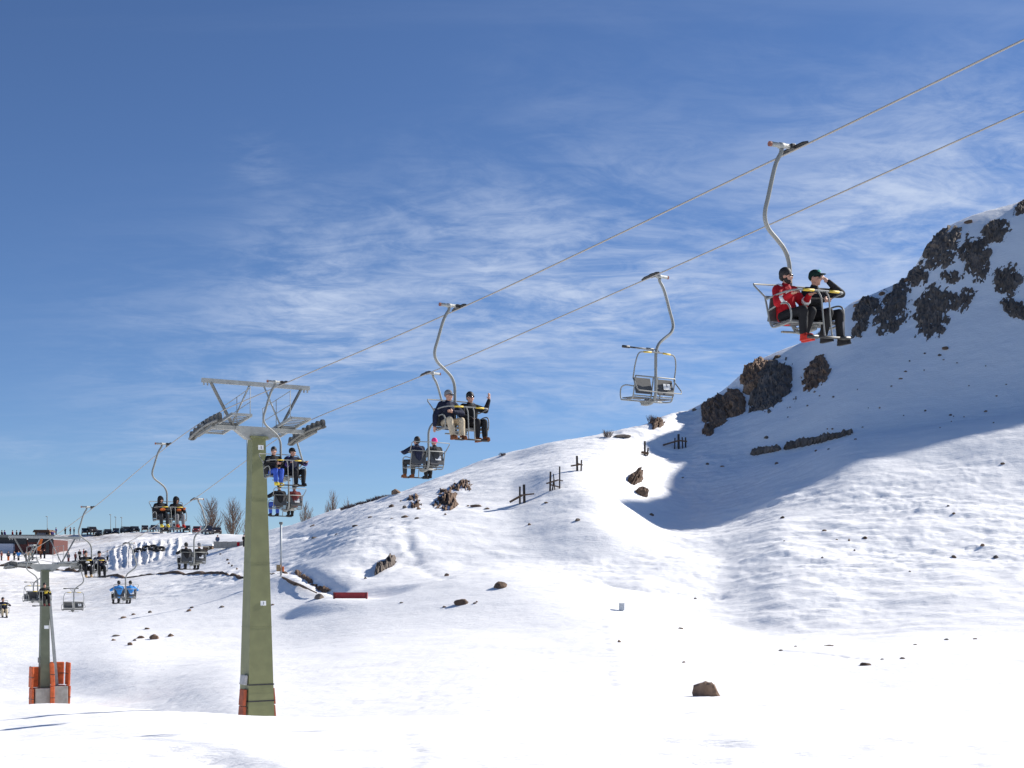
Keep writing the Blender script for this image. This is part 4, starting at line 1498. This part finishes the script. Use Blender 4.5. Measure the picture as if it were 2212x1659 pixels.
mats(0.82, 0.20, 0.13, 0.9, 2.55)
mats(-1.28, 0.20, 0.13, 0.9, 2.75)
mats(-0.27, 0.72, 0.26, 0.12, 2.75)
mats(-0.80, -0.5, 0.85, 0.12, 2.75)
mats(0.52, -0.5, 0.6, 0.12, 2.5)
p_ = MB().box((-0.03, 0.262, top2 * 0.60), (0.26, 0.012, 0.20))
p_.build('number_plate', WHITE, T2)
MB().box((0.34, 0.1, top2 * 0.37), (0.14, 0.3, 0.3), None, 0.02).build('junction_box', GALV_D, T2)
head_part(T2, top2, 0.02)
ladder(T2, 0, -0.45, 1.6, top2, 0)
tag(T2, 'grey-green far chairlift tower on concrete blocks with orange crash mats', 'lift tower', 'towers of the chairlift')

# ------------------------------------------------------------------ car park rim: cars, lamp posts, trees
PAINT = {k: mat('car_' + k, c, 0.3, 0.2, 0.04, 3) for k, c in {'black': (0.015, 0.015, 0.018), 'grey': (0.06, 0.062, 0.068), 'blue': (0.02, 0.03, 0.07), 'red': (0.25, 0.025, 0.025), 'brown': (0.07, 0.045, 0.035), 'silver': (0.30, 0.31, 0.32)}.items()}
CARGLASS = mat('car_glass', (0.02, 0.022, 0.025), 0.08)
LAMP = mat('lamp_lens', (0.7, 0.7, 0.66), 0.2)


def make_car():
    r = empty('parked_car')
    b = MB()                                           # side profile (x forward, z up) extruded across the car, nose towards -y
    prof = [(-2.05, 0.38), (2.0, 0.38), (2.08, 0.62), (1.98, 0.86), (1.05, 0.98), (0.45, 1.42), (-1.15, 1.47), (-1.9, 1.05), (-2.1, 0.95)]
    M = Matrix.Rotation(math.radians(-90), 4, 'Z')
    b.prism(prof, -0.84, 0.84, M)
    bo = b.mesh('body', PAINT['black'])
    body_ = link('body', bo, r)
    w = MB().prism([(1.0, 1.0), (0.43, 1.375), (0.38, 1.375), (0.95, 1.0)], -0.72, 0.72, Matrix.Translation((0, -0.05, 0.02)) @ M)
    w.build('windscreen', CARGLASS, body_)
    for s in (-1, 1):
        sw = MB().prism([(0.75, 1.02), (0.38, 1.34), (-1.1, 1.38), (-1.6, 1.05)], s * 0.845 - 0.008, s * 0.845 + 0.008, M)
        sw.build('side_window', CARGLASS, body_)
        MB().ball((s * 0.62, -2.0, 0.74), (0.17, 0.08, 0.09)).build('headlight', LAMP, body_, True)
        for y in (-1.3, 1.3):
            wh = MB().cyl((-0.10, 0, 0), (0.10, 0, 0), 0.32, 16)
            wo = wh.build('wheel', RUBBER, r, loc=(s * 0.76, y, 0.32))
            MB().cyl((s * 0.08 - 0.03, 0, 0), (s * 0.08 + 0.03, 0, 0), 0.19, 12).build('hubcap', GALV, wo)
    MB().box((0, -2.08, 0.52), (1.3, 0.06, 0.16)).build('grille', DARK, body_)
    return r


def rim_point(x, back=3.0):
    """a spot on the plateau just behind the skyline seen in this photo column"""
    Y = float(pchip(*SKD, np.array([x]))[0]) + back
    X = (x - CX) / F * Y
    return Vector((X, Y, ground_at(X, Y)))


car0 = make_car()
ORD = ['first', 'second', 'third', 'fourth', 'fifth', 'sixth', 'seventh', 'eighth', 'ninth', 'tenth', 'eleventh', 'twelfth', 'thirteenth', 'fourteenth', 'fifteenth']
cols = ['black', 'brown', 'grey', 'black', 'blue', 'grey', 'black', 'brown', 'blue', 'black', 'silver', 'black', 'red', 'blue', 'brown']
for i, x in enumerate([183, 199, 214, 233, 251, 272, 291, 313, 334, 356, 379, 403, 426, 448, 468]):
    cobj = car0 if i == 0 else copy_tree(car0)
    p = rim_point(x, -1.5)
    cobj.location = p
    cobj.rotation_euler = (0, 0, random.uniform(-0.25, 0.25) - (x - CX) / F)
    s_ = random.uniform(0.94, 1.1)
    cobj.scale = (s_ * 0.82, s_, s_ * random.uniform(0.95, 1.2))
    for ch in cobj.children:
        if ch.name.startswith('body'):
            if i:
                ch.data = ch.data.copy()
            ch.data.materials[0] = PAINT[cols[i]]
    tag(cobj, '%s parked car, %s from the left along the snowy rim' % (cols[i], ORD[i]), 'car', 'cars parked along the rim')

for i, (x, y) in enumerate([(239, 1112), (250, 1117), (102, 1116), (263, 1118)]):
    p = rim_point(x, 14)
    h = (HY - y) / F * p.y - p.z
    r = empty('lamp_post', p)
    MB().tube([(0, 0, -0.2), (0, 0, h)], [0.09, 0.05], 8).build('post', GALV_D, r, True)
    MB().box((0, -0.3, h), (0.3, 0.7, 0.14), None, 0.03).build('lamp_head', GALV_D, r)
    tag(r, ['tall thin lamp post, left one of the close pair behind the parked cars', 'shorter lamp post, right one of the close pair behind the parked cars', 'thin lamp post behind the red lodge roof', 'faint thin lamp post right of the close pair'][i], 'lamp post', 'lamp posts behind the rim')

BARK = mat('bare_bark', (0.14, 0.11, 0.085), 0.9, 0, 0.25, 5)
TWIG = mat('dry_twigs', (0.17, 0.125, 0.10), 0.9, 0, 0.25, 5)
SCRUB = mat('grey_scrub', (0.155, 0.125, 0.125), 0.9, 0, 0.3, 2)


def bare_tree(x, ytop, label, Yd, spread=0.30, n=46, seed=1, base=None):
    rs = random.Random(seed)
    X = (x - CX) / F * Yd
    z0 = base if base is not None else ground_at(X, Yd)
    H = (HY - ytop) / F * Yd - z0
    r = empty('bare_tree', (X, Yd, z0))
    tr = [(0, 0, -0.3)]
    for k in range(1, 9):
        tr.append((rs.uniform(-1, 1) * 0.012 * H, rs.uniform(-1, 1) * 0.012 * H, H * 0.86 * k / 8))
    MB().tube(curve_pts(tr, 3), [0.026 * H * (1 - 0.9 * i / (8 * 3)) / 1.2 + 0.012 for i in range(8 * 3 + 1)], 7).build('trunk', BARK, r, True)
    cr = MB()

    def branch(p, d, L, rad, depth):
        pts, q, dd = [p], p, d
        m = 4
        for i in range(m):
            dd = (dd + Vector((rs.uniform(-.14, .14), rs.uniform(-.14, .14), 0.10))).normalized()
            q = q + dd * L / m
            pts.append(q)
        cr.tube(pts, [rad * (1 - 0.75 * i / m) for i in range(m + 1)], 4)
        if depth > 0:
            for i in range(1, m + 1):
                for _ in range(2):
                    a = rs.uniform(0, 6.28)
                    branch(pts[i], (dd + Vector((math.cos(a), math.sin(a), 0.35)) * 0.55).normalized(), L * rs.uniform(0.3, 0.5), rad * 0.5, depth - 1)
    for k in range(n):
        t = 0.12 + 0.84 * (k + rs.random()) / n
        a = rs.uniform(0, 6.28)
        p = Vector((0, 0, H * 0.86 * t))
        d = Vector((math.cos(a) * spread * 2, math.sin(a) * spread * 2, 1.0)).normalized()
        branch(p, d, H * (0.42 - 0.26 * t) * rs.uniform(0.7, 1.15), 0.0075 * H * (1.1 - 0.6 * t), 1)
    cr.build('crown', TWIG, r)
    tag(r, label, 'tree', 'bare trees behind the rim')


bare_tree(455, 1072, 'bare leafless tree, left of the two big ones just left of the green tower', 318, 0.46, 74, 3)
bare_tree(503, 1076, 'bare leafless tree, right of the two big ones just left of the green tower', 316, 0.44, 72, 4)
bare_tree(658, 1082, 'bare tree right behind the chair under the yellow boots', 300, 0.22, 34, 5, 8.0)
bare_tree(668, 1096, 'small bare tree with thin upright branches right of the green tower', 298, 0.3, 26, 6, 8.0)
bare_tree(719, 1061, 'slender tall bare poplar above the left hill skyline', 292, 0.16, 40, 7, 9.5)
bare_tree(708, 1082, 'short bare poplar left of the slender tall one', 292, 0.18, 26, 8, 9.5)
bare_tree(752, 1070, 'faint thin bare sapling right of the slender poplar', 292, 0.24, 12, 9, 10.0)
bare_tree(348, 1126, 'small faint bare tree behind the parked cars', 322, 0.3, 22, 10)
bare_tree(530, 1118, 'small bare tree at the left edge of the green tower', 314, 0.4, 22, 11)


def shrub(x, y, w, h, label, seed, m=SCRUB, group=None, behind=0.4):
    rs = random.Random(seed)
    p = ray_ground(x, y)
    p = Vector((p.x, p.y + behind, ground_at(p.x, p.y + behind) - 0.1))
    W_, H_ = w / F * p.y, h / F * p.y + 0.1
    b = MB()
    for k in range(46):
        a, q = rs.uniform(0, 6.28), rs.random()
        base = Vector((math.cos(a) * W_ * 0.3 * q, math.sin(a) * W_ * 0.25 * q, 0))
        tip = base + Vector((math.cos(a) * W_ * 0.35 * rs.random() + rs.uniform(-.1, .1) * W_, math.sin(a) * W_ * 0.3 * rs.random(), H_ * rs.uniform(0.45, 1.0)))
        midp = base.lerp(tip, 0.5) + Vector((rs.uniform(-.1, .1), rs.uniform(-.1, .1), 0)) * W_
        b.tube([base, midp, tip], [0.028, 0.02, 0.008], 4)
        for _ in range(3):
            t2 = midp + Vector((rs.uniform(-.22, .22) * W_, rs.uniform(-.2, .2) * W_, rs.uniform(0.1, 0.5) * H_))
            b.tube([midp, t2], [0.014, 0.006], 3)
    o = b.build('dry_shrub', m, None, False, p)
    tag(o, label, 'shrub', group)


rs = random.Random(11)
for i in range(13):
    x = 738 + i * 8.3
    shrub(x, float(np.interp(x, SKX, SKY_)) + 1.5, 15, rs.uniform(7, 12), 'dry grey shrub in the hedge on the left hill skyline, %s from left' % _W[i], 20 + i, SCRUB, 'shrubs of the skyline hedge', 0.8)
shrub(1312, 942, 26, 17, 'purple-grey dry bush on the skyline left of the dark rock', 50, SCRUB, None, 0.3)
shrub(1408, 912, 24, 20, 'dry bush on top of the round brown boulder on the skyline', 51, SCRUB, None, 0.3)
shrub(1085, 992, 18, 7, 'low dry tuft on the skyline above the timber frames', 52, SCRUB, None, 0.3)
stone(1342, 936, 42, 9, 4, 'long dark flat rock on the skyline right of the dry bush', name='boulder')
stone(855, 1074, 26, 14, 5, 'pinkish tan stone block on the left hill skyline', name='boulder')
for i, (nth, (x, w)) in enumerate(from_left([(1790, 26), (1870, 20), (1850, 18), (1960, 16), (1770, 12), (1905, 18), (1680, 20), (1500, 16), (2090, 22), (1640, 16)])):
    stone(x, float(np.interp(x, SKX, SKY_)) + 5, w, 9, i, 'dark rock on the crest line of the ridge, %s from left' % nth, 'rocks on the ridge crest', 'crest_rock')


# ------------------------------------------------------------------ timber remains on the hill
def timber(x, y, posts, beams, label):
    p = ray_ground(x, y)
    k = p.y / F
    r = empty('timber_frame', (p.x, p.y, ground_at(p.x, p.y)))
    for dx, h, w, tilt in posts:
        X = dx * k
        zg = ground_at(p.x + X, p.y) - r.location.z
        MB().bar((X, 0, zg - 0.4), (X + tilt * h * k, 0.1, zg + h * k), w * k, w * k, (0, 1, 0)).build('post', WOOD_D, r)
    for (x0, z0, x1, z1, w) in beams:
        MB().bar((x0 * k, -0.18, z0 * k), (x1 * k, -0.12, z1 * k), w * k, w * k, (0, 1, 0)).build('beam', WOOD, r)
    tag(r, label, 'timber frame', 'old timber frames on the hill')


timber(1128, 1092, [(-5, 38, 4, 0.0), (5, 40, 5.5, -0.03)], [(-27, 3, 0, 18, 4.5), (0, 18, 26, 21, 3)], 'pair of dark posts with a slanting beam, lowest timber frame on the left hill')
timber(1194, 1063, [(-6, 42, 4, 0.03), (-2, 24, 3, 0.2), (15, 48, 3, 0.0), (5, 34, 2.2, -0.1)], [(-14, 14, 12, 22, 3), (-6, 12, 16, 6, 2.5), (10, 22, 22, 20, 2)], 'thicket of leaning dark posts on the left hill, second timber frame up')
timber(1247, 1023, [(0, 32, 4.5, -0.02), (8, 24, 3, 0.05)], [(-14, 10, 10, 14, 3), (0, 16, 12, 12, 2)], 'short dark post with side arm, third timber frame up the left hill')
timber(1393, 978, [(0, 30, 4, 0.0), (4, 16, 3, 0.2)], [(-8, 6, 8, 3, 5)], 'single dark post in a dark clump near the hill shadow')
timber(1466, 960, [(0, 32, 4.5, 0.0), (-9, 24, 2.5, 0.05), (9, 24, 2.5, -0.05), (15, 22, 3, 0.0)], [(-34, 8, 0, 18, 3.5), (0, 18, 18, 16, 3)], 'dark timber frame with a long arm in the shade near the ridge')

# ------------------------------------------------------------------ pole, logs and barrier right of the green tower
p = ray_ground(607, 1250)
k = p.y / F
r = empty('steel_pole', (p.x, p.y, ground_at(p.x, p.y)))
MB().tube([(0, 0, -0.3), (0, 0, 113 * k)], 2.3 * k, 10).build('pole', mat('pale_steel', (0.42, 0.44, 0.45), 0.5, 0.1), r, True)
MB().box((0, 0, 113 * k), (7 * k, 7 * k, 5 * k), None, 0.02).build('pole_head', GALV_D, r)
MB().box((-4.5 * k, -0.15, 16 * k), (9 * k, 0.3, 14 * k), None, 0.02).build('control_box', mat('tan_wood', (0.36, 0.24, 0.12), 0.8, 0, 0.2, 6), r)
MB().box((5 * k, -0.15, 14 * k), (4 * k, 0.2, 11 * k), None, 0.02).build('orange_sign', CL['orange'], r)
tag(r, 'slim grey steel pole with a tan box right of the green tower', 'pole')
for i, (x0, y0, x1, y1, w, lab) in enumerate([(583, 1243, 612, 1257, 5, 'upper brown log below the grey steel pole'), (606, 1252, 640, 1266, 9, 'thick brown log below the grey steel pole'), (638, 1262, 684, 1284, 3, 'long thin plank running down to the grey boulder'), (640, 1266, 662, 1274, 4, 'short brown log on the long plank')]):
    a, b_ = ray_ground(x0, y0), ray_ground(x1, y1)
    k = a.y / F
    m_ = MB()
    d = b_ - a
    pts = [(0, 0, 0.12), d * 0.33 + Vector((0, 0.05, 0.17)), d * 0.66 + Vector((0, -0.05, 0.12)), d + Vector((0, 0, 0.12))]
    m_.tube(curve_pts(pts, 3), w * k * 0.5, 8)
    o = m_.build('log', WOOD, None, False, a)
    tag(o, lab, 'log', 'logs below the steel pole')
p = ray_ground(757, 1294)
k = p.y / F
r = empty('barrier', (p.x, p.y, ground_at(p.x, p.y)))
REDP = mat('red_paint', (0.34, 0.025, 0.03), 0.6, 0, 0.15, 4)
MB().box((0, 0, 7.5 * k), (74 * k, 0.35, 13 * k), None, 0.02).build('panel', REDP, r)
for s in (-1, 1):
    MB().box((s * 35 * k, -0.05, 5 * k), (3 * k, 0.5, 18.5 * k)).build('end_post', mat('dark_red', (0.13, 0.015, 0.018), 0.6), r)
MB().box((0, -0.19, 12.6 * k), (68 * k, 0.05, 1.5 * k)).build('rail', REDP, r)
MB().box((0, -0.19, 4 * k), (68 * k, 0.05, 1.5 * k)).build('rail', REDP, r)
tag(r, 'long low dark red barrier standing on the snow', 'barrier')
p = ray_ground(1343, 1318)
k = p.y / F
r = empty('equipment_box', (p.x, p.y, ground_at(p.x, p.y)))
MB().box((0, 0, 8 * k), (11 * k, 0.45, 15 * k), None, 0.02).build('case', mat('pale_grey_case', (0.5, 0.53, 0.56), 0.6), r)
MB().box((0, 0, 16.2 * k), (12.5 * k, 0.52, 1.6 * k), None, 0.02).build('lid', WHITE, r)
tag(r, 'small pale grey box half lost in the snow at the foot of the hill', 'box')

# ------------------------------------------------------------------ far bank: earth lips, tubes, shed, wall, lodge, people


def earth_lip(pts, w, h, label, seed):
    P = [ray_ground(*q) for q in pts]
    Q = curve_pts(P, 14)
    o0 = Q[0].copy()
    b = MB()
    rings = []
    for i, q in enumerate(Q):
        t = (Q[min(i + 1, len(Q) - 1)] - Q[max(i - 1, 0)])
        t.z = 0
        t.normalize()
        n_ = Vector((-t.y, t.x, 0))
        zg = ground_at(q.x, q.y)
        ww = w * (0.6 + 0.6 * (0.5 + 0.5 * float(vnoise(np.array([i * 0.4]), np.array([seed * 3.1]))[0])))
        hh = h * max(0.05, 0.55 + 0.75 * float(vnoise(np.array([i * 0.55]), np.array([seed * 7.7]))[0]))
        ring = []
        for a in np.linspace(0, math.pi, 7):
            ring.append(b.bm.verts.new(Vector((q.x, q.y, zg - 0.12)) + n_ * math.cos(a) * ww - o0 + Vector((0, 0, math.sin(a) * (hh + 0.12) * random.uniform(0.8, 1.2)))))
        rings.append(ring)
    for a, c_ in zip(rings[:-1], rings[1:]):
        for k_ in range(6):
            b.bm.faces.new((a[k_], a[k_ + 1], c_[k_ + 1], c_[k_]))
    o = b.build('earth_lip', E_, None, False, o0)
    tag(o, label, 'earth bank')


earth_lip([(-30, 1227), (60, 1229), (130, 1231), (180, 1230)], 0.5, 0.45, 'brown earth lip on the bank behind the far tower', 1)
earth_lip([(215, 1243), (330, 1246), (450, 1246), (524, 1250)], 0.35, 0.3, 'dark earth lip along the bottom of the tubing lanes', 2)
earth_lip([(560, 1237), (590, 1240), (640, 1240)], 0.3, 0.25, 'short earth lip right behind the green tower', 4)
earth_lip([(632, 1236), (680, 1253), (712, 1262)], 0.35, 0.4, 'dark earth lip running down from the grey pole', 3)
for i, x in enumerate([298, 316, 330, 338, 347]):
    p = ray_ground(x, 1189)
    R_ = 0.55
    o = MB().tube([(R_ * math.cos(a), R_ * math.sin(a), 0) for a in np.linspace(0, 2 * math.pi, 20, endpoint=False)], 0.22, 8, True).build('inner_tube', RUBBER, None, True, (p.x, p.y, ground_at(p.x, p.y) + 0.3), (math.radians(35), 0, 0))
    tag(o, 'black inner tube at the top of the tubing lanes, %s from left' % _W[i], 'inner tube', 'inner tubes on the bank')
p = ray_ground(448, 1186)
k = p.y / F
r = empty('shed', (p.x, p.y, ground_at(p.x, p.y)))
MB().box((0, 0.9, 6 * k), (20 * k, 1.8, 13 * k)).build('wall', WOOD, r)
MB().box((4 * k, -0.02, 5.5 * k), (6 * k, 0.06, 10 * k)).build('door', WOOD_D, r)
MB().prism([(-13 * k, 12.3 * k), (13 * k, 12.3 * k), (11 * k, 15.5 * k), (-11 * k, 16.5 * k)], -0.3, 2.1).build('snow_roof', SNOW, r)
tag(r, 'small brown shed with snow on its roof on the far bank', 'shed')
p = ray_ground(496, 1177)
k = p.y / F
r = empty('retaining_wall', (p.x, p.y, ground_at(p.x, p.y)))
for i in range(7):
    MB().box(((-30 + i * 10) * k, 0.2, 6.5 * k), (9.7 * k, 0.4 + 0.02 * (i % 3), (15 - (i % 2)) * k)).build('slab', CONCRETE, r)
MB().box((19 * k, -0.1, 6.5 * k), (5 * k, 0.1, 11 * k)).build('red_board', CL['red'], r)
tag(r, 'grey-brown retaining wall on the far bank left of the green tower', 'wall')

YL = 252.0
pL = px(24, 1197, YL)
zL = ground_at(pL.x, YL)
L = empty('lodge', (pL.x, YL, zL - 0.3))
s = YL / F                                              # metres per photo pixel there
RW = mat('red_brown_boards', (0.10, 0.03, 0.025), 0.8, 0, 0.2, 3, 0.2, 12)
DKR = mat('dark_fascia', (0.022, 0.024, 0.026), 0.7)
WHW = mat('pale_wall', (0.42, 0.45, 0.52), 0.8)
MB().box((0, 4, 13.5 * s), (184 * s, 8, 35 * s)).build('wall', RW, L)
rf = MB().box((0, -0.25, 38.5 * s), (190 * s, 0.25, 6 * s)).build('parapet', GALV_D, L)
MB().box((-30 * s, -0.08, 29 * s), (128 * s, 0.3, 17 * s)).build('fascia', DKR, L)
MB().box((64 * s, -0.06, 31 * s), (54 * s, 0.2, 12 * s)).build('fascia', DKR, L)
wb = MB().box((-18 * s, -0.35, 11 * s), (52 * s, 0.9, 22 * s)).build('pale_annex', WHW, L)
MB().box((-36 * s, -0.83, 8 * s), (9 * s, 0.08, 16 * s)).build('door', DKR, wb)
MB().box((60 * s, -0.05, 16 * s), (22 * s, 0.1, 10 * s)).build('window', CARGLASS, L)
MB().box((80 * s, -0.3, 14 * s), (6 * s, 0.3, 24 * s)).build('dark_post', DKR, L)
hut = empty('terrace_hut', (54 * s, 3.5, 38 * s), 0, L)
for dx in (-15, 15):
    MB().box((dx * s, 0, 5 * s), (3 * s, 0.3, 10 * s)).build('hut_post', CL['tan'], hut)
MB().box((0, 0.6, 5 * s), (26 * s, 1.2, 9 * s)).build('hut_wall', WHW, hut)
MB().prism([(-19 * s, 10 * s), (19 * s, 10 * s), (17 * s, 15.5 * s), (-16 * s, 15.5 * s)], -0.8, 2.4).build('tile_roof', mat('brown_tiles', (0.13, 0.07, 0.04), 0.8, 0, 0.25, 6), hut)
tag(L, 'low red-brown lodge with dark fascia and roof terrace at the far left', 'lodge')
bn = MB().bar((0, 0, 0), (0.5, 0, 2.2), 0.6, 0.05, (0, 1, 0)).build('banner', CL['orange'], None, False, L.location + Vector((64 * s, -1.2, 0.6)))
tag(bn, 'orange upright banner in front of the lodge', 'banner')

# tiny standing figures
STAND = {}


def stander(x, y, jacket, trousers, label, Y=None, z=None):
    p = ray_ground(x, y) if Y is None else px(x, y, Y)
    zz = ground_at(p.x, p.y) if z is None else z
    r = empty('person', (p.x, p.y, zz), random.uniform(0, 6.28))
    key = random.choice('ab')
    if key not in STAND:
        b = MB().capsule((0.09, 0, 0.08), 0.06, (0.09, 0.02, 0.85), 0.085).capsule((-0.09, 0, 0.08), 0.06, (-0.09, 0.02, 0.85), 0.085)
        b.capsule((0.09, 0.0, 0.05), 0.05, (0.09, 0.16, 0.04), 0.04).capsule((-0.09, 0.0, 0.05), 0.05, (-0.09, 0.16, 0.04), 0.04)
        b.capsule((0, 0, 0.9), 0.13, (0, 0, 1.38), 0.14).capsule((0, 0, 1.4), 0.05, (0, 0, 1.55), 0.05).ball((0, 0.01, 1.63), (0.085, 0.105, 0.125))
        b.capsule((0.2, 0, 1.38), 0.05, (0.26, 0.03, 1.1), 0.04).capsule((0.26, 0.03, 1.1), 0.04, (0.22, 0.18, 0.9), 0.035)
        b.capsule((-0.2, 0, 1.38), 0.05, (-0.26, 0.03, 1.1), 0.04).capsule((-0.26, 0.03, 1.1), 0.04, (-0.22, 0.1, 0.86), 0.035)
        j = MB().capsule((0, 0, 0.88), 0.17, (0, 0, 1.3), 0.175).capsule((0.18, 0, 1.38), 0.085, (-0.18, 0, 1.38), 0.085)
        for q in (1, -1):
            j.capsule((q * 0.2, 0, 1.38), 0.08, (q * 0.27, 0.03, 1.1), 0.07).capsule((q * 0.27, 0.03, 1.1), 0.07, (q * 0.23, 0.1, 0.93), 0.055)
        t = MB()
        for q in (1, -1):
            t.capsule((q * 0.09, 0.0, 0.10), 0.085, (q * 0.09, 0.02, 0.5), 0.09).capsule((q * 0.09, 0.02, 0.5), 0.09, (q * 0.085, 0.0, 0.9), 0.12)
        h = MB().ball((0, -0.01, 1.68), (0.1, 0.118, 0.095))
        STAND[key] = (fuse(b, 0.04, SKIN, 'body', 1), fuse(j, 0.04, CL['black'], 'jacket', 1), fuse(t, 0.04, CL['black'], 'trousers', 1), h.mesh('hat', CL['black'], True))
    me_ = STAND[key]
    link('body', me_[0], r)
    for nm_, md, mt in (('jacket', me_[1], jacket), ('trousers', me_[2], trousers), ('hat', me_[3], 'black')):
        md = md.copy()
        md.materials[0] = CL[mt]
        link(nm_, md, r)
    tag(r, label, 'person', 'small figures standing near the lodge and rim')


zt = L.location.z + 41 * s - 0.75
for i, (x, jk, lab) in enumerate([(4, 'navy', 'in navy at the left photo edge'), (10, 'purple', 'in purple second from the left edge'), (27, 'red', 'in red'), (36, 'charcoal', 'in dark grey'), (44, 'maroon', 'in dark red'), (101, 'charcoal', 'in dark grey by the hut'), (113, 'purple', 'in purple at the right end')]):
    q = px(x, 1150, YL + 3)
    stander(x, 1150, jk, 'black', 'tiny person %s on the roof terrace of the lodge' % lab, YL + 3, zt)
for i, (x, y, jk, tr, lab) in enumerate([
    (3, 1214, 'maroon', 'black', 'in dark red at the left photo edge'), (18, 1216, 'navy', 'orange', 'in navy with orange trousers'), (31, 1212, 'black', 'charcoal', 'in black left of the lodge corner'),
    (40, 1216, 'sky', 'black', 'in blue'), (56, 1217, 'charcoal', 'black', 'in dark grey behind the tower frame'), (63, 1213, 'tan', 'black', 'in a tan jacket'), (70, 1209, 'green', 'black', 'in dark green'),
    (88, 1203, 'brown', 'black', 'in brown'), (96, 1203, 'black', 'black', 'all in black')]):
    stander(x, y, jk, tr, 'tiny person %s standing below the lodge' % lab)
for i, (x, y, jk, tr, lab) in enumerate([(172, 1206, 'black', 'black', 'all in black beside the far tower head'), (181, 1204, 'red', 'black', 'in red beside the far tower head'), (232, 1207, 'white', 'black', 'in white at the top of the first tubing lane'),
                                         (148, 1214, 'grey', 'maroon', 'in grey behind the far tower rollers'), (163, 1213, 'maroon', 'black', 'in dark red behind the far tower rollers'), (470, 1174, 'denim', 'denim', 'in blue denim by the retaining wall'), (527, 1172, 'black', 'black', 'in black at the right end of the retaining wall')]):
    stander(x, y, jk, tr, 'tiny person %s' % lab)
for i, (x, jk, lab) in enumerate([(103, 'navy', 'in navy'), (121, 'purple', 'in purple'), (141, 'black', 'in black, tallest on the skyline'), (152, 'maroon', 'in dark red'), (160, 'charcoal', 'in dark grey')]):
    q = rim_point(x, -2)
    stander(x, 1160, jk, 'black', 'tiny person %s on the rim left of the parked cars' % lab, q.y, q.z)
